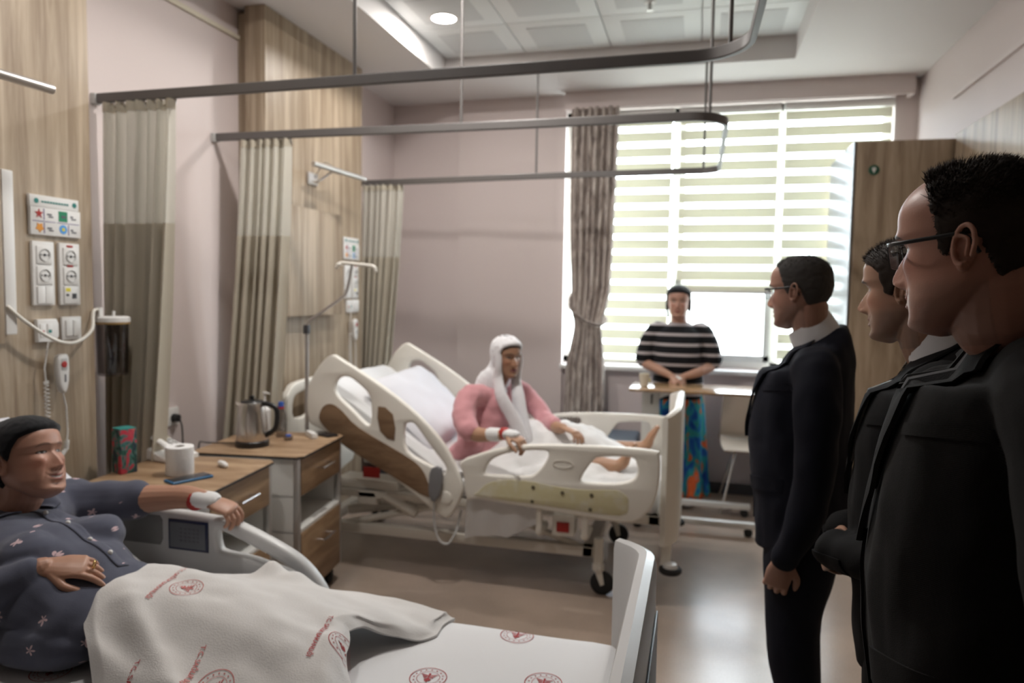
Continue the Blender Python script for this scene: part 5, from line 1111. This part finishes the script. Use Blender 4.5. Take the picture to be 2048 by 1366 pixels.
# --- middle man, hands clasped
H2 = Head((.450, 1.775, 1.598), 147, 7, 0, .95, wide=.98, nose=1.08, smile=.7, jaw=.98, base=(.38, .22, .15), stubble=.35, lip=(.28, .11, .09))
F2 = TR(.515, 1.79, 165); fw2 = F2(1, 0, 0) - F2(0, 0, 0); lf2 = F2(0, 1, 0) - F2(0, 0, 0)
s2L = [F2(-.02, .185, 1.38), F2(-.02, .245, 1.25), F2(-.02, .25, 1.10), F2(.07, .21, 1.04), F2(.18, .10, 1.01)]
s2R = [F2(-.02, -.185, 1.38), F2(-.02, -.245, 1.25), F2(-.02, -.25, 1.10), F2(.07, -.20, 1.04), F2(.18, -.09, 1.00)]
suited_man('person', 'dark-haired man in black suit with clasped hands, standing between the other two men', .515, 1.79, 165, H2, F2(.0, 0, 1.46), .056, [(.70, .71), (1.20, 1.24), (1.385, 1.42), (1.465, 1.492)], 1.0, suit_blk, s2L, s2R,
           (0, dn * .45 - lf2 * .8 + fw2 * .25, fw2, 1, (.7, .75, .8, .85)), (0, dn * .45 + lf2 * .8 + fw2 * .1, fw2, -1, (.6, .7, .7, .7)), shirt_m, tie=tie_m, zline=zl_short([(.012, -.012), (.028, -.006), (.036, .040), (.055, .060), (.09, .078)], -.058), hair=(.007, 5000, .013, hair_m), vox=(.0028, .007), ears=.88)
# --- man with white shirt, farther
H1 = Head((.318, 2.505, 1.595), 150, 5, 0, .98, wide=1.0, nose=1.0, smile=.2, jaw=1.0, base=(.38, .21, .155), stubble=.2)
F1 = TR(.355, 2.535, 172); fw1 = F1(1, 0, 0) - F1(0, 0, 0); lf1 = F1(0, 1, 0) - F1(0, 0, 0)
s1L = [F1(-.02, .185, 1.352), F1(-.03, .242, 1.25), F1(-.03, .25, 1.07), F1(.0, .235, .89), F1(.045, .215, .775)]
s1R = [F1(-.02, -.185, 1.352), F1(-.03, -.242, 1.25), F1(-.03, -.25, 1.07), F1(.0, -.235, .89), F1(.045, -.215, .775)]
suited_man('person', 'grey-haired man with glasses, white open collar and navy suit, farthest of the three men', .355, 2.535, 172, H1, F1(-.02, 0, 1.425), .056, [(.74, .765), (1.20, 1.22), (1.385, 1.385), (1.465, 1.453)], 1.06, suit_navy, s1L, s1R,
           (0, dn + fw1 * .25, lf1, -1, (.5, .5, .55, .6)), (0, dn + fw1 * .25, -lf1, 1, (.5, .5, .55, .6)), shirt_m, glass=True, zline=zl_short([(.010, -.012), (.020, .0), (.030, .045), (.045, .080), (.09, .105)], -.058), hair=(.004, 3800, .008, hairg_m), vox=(.003, .008), ears=.9)
# ring on his finger
# --- standing woman
H5 = Head((-.150, 5.60, 1.530), -92, 4, 0, .98, wide=1.06, nose=.85, soft=1, smile=.9, jaw=1.08, base=(.50, .29, .22), brow=(.10, .06, .05))
t = thing('person', 'woman in black and white striped top and floral skirt, standing behind the overbed table', 'person', (-.14, 5.60, 0)); F = TR(-.14, 5.62, -90)
P = [headpiece(H5, F(-.02, 0, 1.36), .056, .0035, True, .9)]
a1 = [F(-.01, .175, 1.30), F(.0, .235, 1.18), F(.02, .25, 1.07), F(.14, .16, 1.02), F(.21, .045, .985)]; a2 = [F(-.01, -.175, 1.30), F(.0, -.235, 1.18), F(.02, -.25, 1.07), F(.14, -.15, 1.03), F(.21, -.045, .99)]
b = B()
for a in (a1, a2): b.tube(a, [.05, .045, .042, .035, .025], 14, 5)
hand(b, a1[-1], V((-.55, -.35, -.25)), V((0, -.5, .9)), -1, (.5, .5, .55, .6), .95); hand(b, a2[-1], V((.6, -.30, -.2)), V((0, -.5, .9)), 1, (.45, .5, .5, .5), .95)
P.append(arrays(remesh(b.bm, .003, 1), None, (.50, .29, .21)))
core = B(); loftz(core, F, [(.75, 0, 0, .11, .15), (1.0, 0, 0, .11, .14), (1.25, 0, 0, .09, .13), (1.36, -.02, 0, .05, .06)]); core.tube([F(0, .08, .8), F(0, .09, .08)], [.08, .04]).tube([F(0, -.08, .8), F(0, -.09, .08)], [.08, .04]); P.append(arrays(remesh(core.bm, .012, 1), None, (.5, .29, .21)))
body('body', t, P, skin_m)
b = B(); loftz(b, F, [(.80, .0, 0, .150, .185), (.90, .0, 0, .152, .19), (1.0, .01, 0, .152, .185), (1.12, .02, 0, .155, .18), (1.22, .015, 0, .135, .182), (1.29, .0, 0, .115, .178), (1.335, -.01, 0, .09, .14), (1.365, -.018, 0, .068, .085), (1.375, -.02, 0, .064, .074)])
for a in (a1, a2): b.tube([V(a[0]).lerp(F(0, 0, 1.28), .3), V(a[0]), V(a[1]), V(a[1]).lerp(V(a[2]), .75)], [.07, .072, .072, .078], 18, 4)
tb_ = remesh(b.bm, .007, 3); displace(tb_, .006, 10); obj('striped_top', tb_, stripe_m, t, smooth=180)
def sk(u, v):
    a = u * 6.28318; r_ = 1 + .10 * v * math.sin(a * 9) + .05 * v * math.sin(a * 5 + 1); rx = (.14 + .05 * v) * r_; ry = (.195 + .045 * v) * r_; return F(rx * math.cos(a), ry * math.sin(a), .86 - .80 * v)
obj('skirt', sheetgrid(sk, 120, 30, .004), skirt_m, t, smooth=180)
for sg in (-1, 1): obj('shoe', shoe(F, sg * .09), nt('pale_shoe', .6, (.35, .32, .30)) if 'pale_shoe' not in MATS else MATS['pale_shoe'], t, smooth=60)
def zl5(x, y): return lerpk(x, [(-.11, -.10), (-.02, -.10), (.0, -.03), (.02, .03), (.05, .06), (.09, .078)])[0]
obj('headscarf', hairshell(H5, zl5, .013, .003), scarfb_m, t, smooth=180)
b = B(); 
for sg in (-1, 1): b.tube([H5.M @ V((.0, sg * .080, .03)), H5.M @ V((-.01, sg * .088, -.04)), H5.M @ V((-.01, sg * .078, -.115))], [(.018, .010), (.020, .010), (.014, .008)], 10, 4)
obj('scarf_end', b, scarfb_m, t, smooth=180)
obj('paper_tissue', B().tube([F(.235, -.0, .985), F(.24, .03, .965), F(.245, .02, .945)], [(.02, .010), (.024, .012), (.016, .006)], 8, 3), paper_m, t)
# --- seated woman on the far bed
H4 = Head((-1.080, 4.06, 1.205), -42, 4, 0, .98, wide=.97, nose=1.0, soft=.4, smile=.0, jaw=.92, base=(.36, .20, .125), lip=(.22, .06, .07), brow=(.05, .03, .02))
t = thing('person', 'seated woman in pink knitted top and white headscarf on the far bed', 'person', (-1.2, 4.1, .6))
P = [headpiece(H4, (-1.16, 4.09, 1.03), .052, .003, False)]
arR = [V((-1.245, 3.90, .985)), V((-1.25, 3.80, .90)), V((-1.17, 3.72, .815)), V((-1.03, 3.665, .822)), V((-.955, 3.635, .838))]
arL = [V((-1.05, 4.22, .985)), V((-.95, 4.25, .90)), V((-.86, 4.18, .83)), V((-.76, 4.02, .815)), V((-.71, 3.95, .83))]
b = B()
b.tube(arR, [.05, .046, .042, .034, .026], 14, 5); b.tube(arL, [.05, .044, .040, .034, .026], 14, 5)
hand(b, arR[-1], V((.72, -.25, -.22)), V((.25, -.2, 1)), 1, (.55, .6, .65, .7), 1.02); hand(b, arL[-1], V((.8, -.45, -.15)), V((.1, 0, 1)), -1, (.4, .4, .45, .5), .95)
for y0, y1, x1, zf in ((4.02, 3.86, -.40, .655), (4.24, 4.22, -.30, .69)):
    b.tube([V((-1.1, y0, .66)), V((-.75, (y0 + y1) / 2, .665)), V((x1, y1, zf))], [.08, .05, .036], 16, 5)
    b.tube([V((x1 - .03, y1, zf - .01)), V((x1 + .03, y1, zf + .02)), V((x1 + .055, y1, zf + .07)), V((x1 + .09, y1, zf + .125))], [.034, (.036, .032), (.042, .024), (.034, .014)], 14, 4, up=(1, 0, 0))
    for i in range(5): b.ball((x1 + .095, y1 - .028 + i * .014, zf + .130 - .003 * i), .009)
P.append(arrays(remesh(b.bm, .003, 1), None, (.42, .24, .15)))
core = B(); core.tube([V((-1.18, 4.1, .67)), V((-1.19, 4.1, .85)), V((-1.17, 4.09, 1.03))], [.12, .11, .06], 16, 4); P.append(arrays(remesh(core.bm, .012, 1), None, (.40, .23, .15)))
body('body', t, P, skin_m)
b = B(); b.tube([V((-1.22, 4.09, .615)), V((-1.22, 4.09, .72)), V((-1.20, 4.09, .85)), V((-1.175, 4.09, .95)), V((-1.165, 4.09, 1.01)), V((-1.16, 4.09, 1.045))], [(.20, .165), (.19, .155), (.175, .14), (.155, .115), (.10, .08), (.06, .06)], 28, 4, up=(1, .5, 0))
b.tube([V((-1.17, 4.03, .97))] + arR[:2] + [arR[2] + V((-.02, 0, .01))], [.068, .068, .066, .062], 18, 4); b.tube([V((-1.12, 4.14, .97))] + arL[:3] + [V((-.79, 4.07, .82))], [.075, .072, .062, .055, .046], 18, 4)
b.tube([V((-1.35, 3.98, .60)), V((-1.30, 3.92, .66)), V((-1.22, 3.9, .72))], [.06, .07, .06], 12)
tp = remesh(b.bm, .0075, 3); displace(tp, .010, 9); displace(tp, .004, 26, (1, 1, 1), 1)
for v in tp.verts: v.co.z = max(v.co.z, .60)
obj('pink_top', tp, pink_m, t, smooth=180)
def zl4(x, y): return lerpk(x, [(-.11, -.12), (.012, -.12), (.030, -.055), (.045, .03), (.060, .062), (.090, .080)])[0]
b = hairshell(H4, zl4, .014, .004); bmesh.ops.solidify(b.bm, geom=b.bm.faces[:], thickness=.004)
hd = H4
b.tube([hd.M @ V((-.055, 0, .02)), hd.M @ V((-.065, 0, -.06)), V((-1.175, 4.10, 1.045)), V((-1.185, 4.1, .985))], [(.066, .040), (.072, .036), (.095, .05), (.11, .05)], 20, 4, up=(hd.M.to_3x3() @ V((1, 0, 0))))
b.tube([hd.M @ V((.028, -.072, .03)), hd.M @ V((.034, -.072, -.04)), hd.M @ V((.022, -.062, -.12)), V((-1.075, 3.96, .98)), V((-1.0, 3.955, .86)), V((-.955, 3.95, .76)), V((-.94, 3.95, .69))], [(.014, .022), (.016, .024), (.020, .034), (.024, .042), (.022, .045), (.02, .04), (.014, .03)], 16, 4, up=(1, -.4, 0))
b.tube([hd.M @ V((.028, .072, .03)), hd.M @ V((.034, .074, -.04)), hd.M @ V((.03, .060, -.12)), V((-1.0, 4.03, .98)), V((-.965, 4.0, .86)), V((-.935, 3.98, .76)), V((-.92, 3.97, .68))], [(.014, .022), (.016, .024), (.020, .034), (.024, .042), (.022, .045), (.02, .04), (.014, .03)], 16, 4, up=(1, -.4, 0))
b.tube([hd.M @ V((-.035, 0, -.02)), hd.M @ V((-.042, 0, -.09)), V((-1.165, 4.09, 1.045)), V((-1.17, 4.09, .99))], [(.078, .050), (.080, .055), (.115, .075), (.125, .085)], 20, 4, up=(hd.M.to_3x3() @ V((1, 0, 0))))
sf = remesh(b.bm, .0045, 3); displace(sf, .005, 16, (1, 1, .4)); obj('headscarf', sf, scarfw_m, t, smooth=180)
obj('hair', hairshell(H4, lambda x, y: zl4(x, y) - .016, .004, .001), hair_m, t, smooth=180)
b = B(); b.tube([arR[3] + V((-.03, .01, -.0)), arR[3] + V((.02, -.01, .004))], .037, 16, 3).tube([arR[4] + V((-.012, .004, 0)), arR[4] + V((.045, -.014, 0))], [(.032, .028), (.038, .024)], 16, 3, up=(0, 0, 1)); obj('bandage', b, sheet_m, t, 'white gauze bandages on the wrist')
obj('id_bracelet', B().tube([arR[4] + V((-.018, .008, 0)), arR[4] + V((-.008, .004, 0))], .0335, 16, 2), red_m, t)
# --- reclining woman in the near bed
H6 = Head((-1.845, 1.625, 1.080), 8, -15, -8, .99, wide=1.06, nose=.82, soft=1, smile=.8, jaw=1.10, base=(.46, .25, .18), brow=(.20, .11, .08), teeth=True)
t = thing('person', 'reclining woman in grey-blue star pyjamas and black headscarf on the near bed', 'person', (-1.6, 1.5, .64))
nk = V((-1.885, 1.60, .945)); P = [headpiece(H6, nk, .056, .0022, True, 1.0)]
sL = [V((-1.93, 1.80, .89)), V((-1.84, 1.89, .885)), V((-1.755, 1.925, .89)), V((-1.60, 1.955, .905)), V((-1.505, 1.955, .905))]
sR = [V((-1.91, 1.36, .85)), V((-1.88, 1.24, .77)), V((-1.80, 1.22, .735)), V((-1.66, 1.34, .825)), V((-1.575, 1.425, .872))]
b = B(); b.tube(sL, [.056, .052, .047, .038, .027], 16, 5); b.tube(sR, [.056, .052, .045, .038, .027], 16, 5)
hand(b, sL[-1], V((.85, .12, -.28)), V((.28, -.15, 1)), -1, (.55, .6, .65, .7), .98, thumb=(.7, -.0 + .5, -.5))
hand(b, sR[-1], V((.80, .46, -.04)), V((.05, -.45, .9)), 1, (.28, .36, .42, .5), .98)
P.append(arrays(remesh(b.bm, .0023, 1, .4), None, (.46, .25, .17)))
core = B(); core.tube([V((-1.50, 1.53, .71)), V((-1.70, 1.55, .79)), nk + V((-.01, 0, -.02))], [.07, .08, .05], 16, 4).tube([V((-1.5, 1.55, .72)), V((-1.2, 1.6, .69)), V((-1.0, 1.6, .68))], [.06, .04, .02], 14)
P.append(arrays(remesh(core.bm, .012, 1), None, (.46, .25, .17))); body('body', t, P, skin_m)
b = B(); b.tube([V((-1.43, 1.53, .725)), V((-1.50, 1.53, .74)), V((-1.60, 1.53, .775)), V((-1.70, 1.54, .81)), V((-1.80, 1.56, .84)), V((-1.87, 1.575, .87)), V((-1.91, 1.585, .91))], [(.16, .090), (.19, .11), (.19, .125), (.195, .125), (.205, .11), (.18, .09), (.075, .065)], 32, 4, up=(.55, 0, 1))
b.ball((-1.67, 1.46, .875), .082, (1, 1.05, .8)); b.ball((-1.655, 1.65, .87), .082, (1, 1.05, .8)); b.ball((-1.55, 1.40, .70), .11, (1.3, .85, .65))
b.tube([V((-1.87, 1.68, .87))] + sL[:2] + [sL[2] + V((-.01, 0, 0)), sL[2] + V((.02, .003, .002))], [.080, .078, .070, .062, .058], 20, 4)
b.tube([V((-1.83, 1.44, .86))] + sR[:4] + [sR[3].lerp(sR[4], .7)], [.075, .075, .066, .058, .048, .042], 20, 5)
pj = remesh(b.bm, .006, 3, .6); displace(pj, .012, 7, (1, 1, 1)); displace(pj, .009, 15, (1.2, .5, 1.2), 1); pj.normal_update()
for v in pj.verts: v.co.z = max(v.co.z, .645)
tr_ = bvh(pj); obj('pyjama_top', pj, paj_m, t, smooth=180)
dcast = V((-.45, .25, -.86)); 
def W(x, y, z=1.05): return V((x, y, z)) 
pl_ = patch(tr_, [(V((-1.845, 1.605, .95)), V((-1.835, 1.635, .95))), (V((-1.70, 1.575, .95)), V((-1.69, 1.605, .95))), (V((-1.57, 1.56, .89)), V((-1.56, 1.59, .89))), (V((-1.47, 1.55, .83)), V((-1.46, 1.58, .83)))], dcast, 4, 12, .003, .003); obj('button_placket', pl_, paj_m, t, smooth=180)
for q_ in ((-1.75, 1.60, .96), (-1.66, 1.585, .94), (-1.58, 1.577, .90), (-1.51, 1.568, .86)):
    h = tr_.ray_cast(V(q_) - dcast * .5, dcast)
    if h[0]: obj('button', B().ball(h[0] - dcast.normalized() * .005, .0065), white_m, t)
for sg, q4 in ((1, [(V((-1.90, 1.675, .97)), V((-1.86, 1.73, .97))), (V((-1.85, 1.655, .97)), V((-1.80, 1.70, .97))), (V((-1.82, 1.63, .97)), V((-1.775, 1.65, .97)))]), (-1, [(V((-1.92, 1.51, .97)), V((-1.89, 1.43, .97))), (V((-1.87, 1.53, .97)), V((-1.82, 1.47, .97))), (V((-1.83, 1.60, .97)), V((-1.79, 1.56, .97)))])):
    obj('collar', patch(tr_, q4, dcast, 8, 8, .010, .006), paj_m, t, smooth=180)
b = B(); b.tube([V((-1.50, 1.50, .70)), V((-1.3, 1.56, .69)), V((-1.0, 1.6, .68))], [(.15, .06), (.09, .045), (.05, .03)], 20, 4, up=(0, 0, 1)); pjt = remesh(b.bm, .01, 2)
for v in pjt.verts: v.co.z = max(v.co.z, .645)
obj('pyjama_trousers', pjt, paj_m, t, smooth=180)
def zl6(x, y): return lerpk(x, [(-.12, -.12), (-.035, -.12), (-.024, -.035), (-.016, .022), (.0, .024), (.012, .0), (.030, .032), (.05, .058), (.09, .075)])[0]
hs = hairshell(H6, zl6, .012, .002); obj('headscarf', hs, scarfb_m, t, smooth=180)
b = B(); b.tube([H6.M @ V((-.07, 0, .04)), H6.M @ V((-.095, 0, -.04)), H6.M @ V((-.10, -.01, -.12)), H6.M @ V((-.09, -.02, -.18))], [(.068, .04), (.078, .042), (.08, .04), (.055, .03)], 16, 4, up=(H6.M.to_3x3() @ V((1, 0, 0)))); dr = remesh(b.bm, .006, 2); displace(dr, .005, 14); obj('scarf_tail', dr, scarfb_m, t, smooth=180)
obj('bandage', B().tube([sL[4] + V((-.035, .0, 0)), sL[4] + V((.02, .003, -.002))], [(.034, .030), (.037, .026)], 16, 3, up=(0, 0, 1)), sheet_m, t, 'white gauze bandage on the wrist'); obj('id_bracelet', B().tube([sL[4] + V((-.042, -.0, -.004)), sL[4] + V((-.034, 0, -.004))], .0345, 16, 2), red_m, t)
k_ = sR[-1] + V((.80, .46, -.04)).normalized() * .115 + V((0, 0, .003)); dd_ = V((.85, .45, -.25)).normalized()
obj('ring', B().tube([k_ + (dd_.cross(V((0, 0, 1))).normalized() * math.cos(a) + V((.2, 0, 1)).normalized() * math.sin(a)) * .011 for a in [i * .5236 for i in range(13)]], .002, 6, 1, endround=False), nt('gold', .2, (.7, .5, .2), metal=1), t, 'gold ring')
pillow('pillow', Matrix.Translation((-2.07, 1.56, .99)) @ Matrix.Rotation(R(38), 4, 'Y'), .23, .36, .07, 'white pillow behind the reclining woman in the near bed', seed=4)
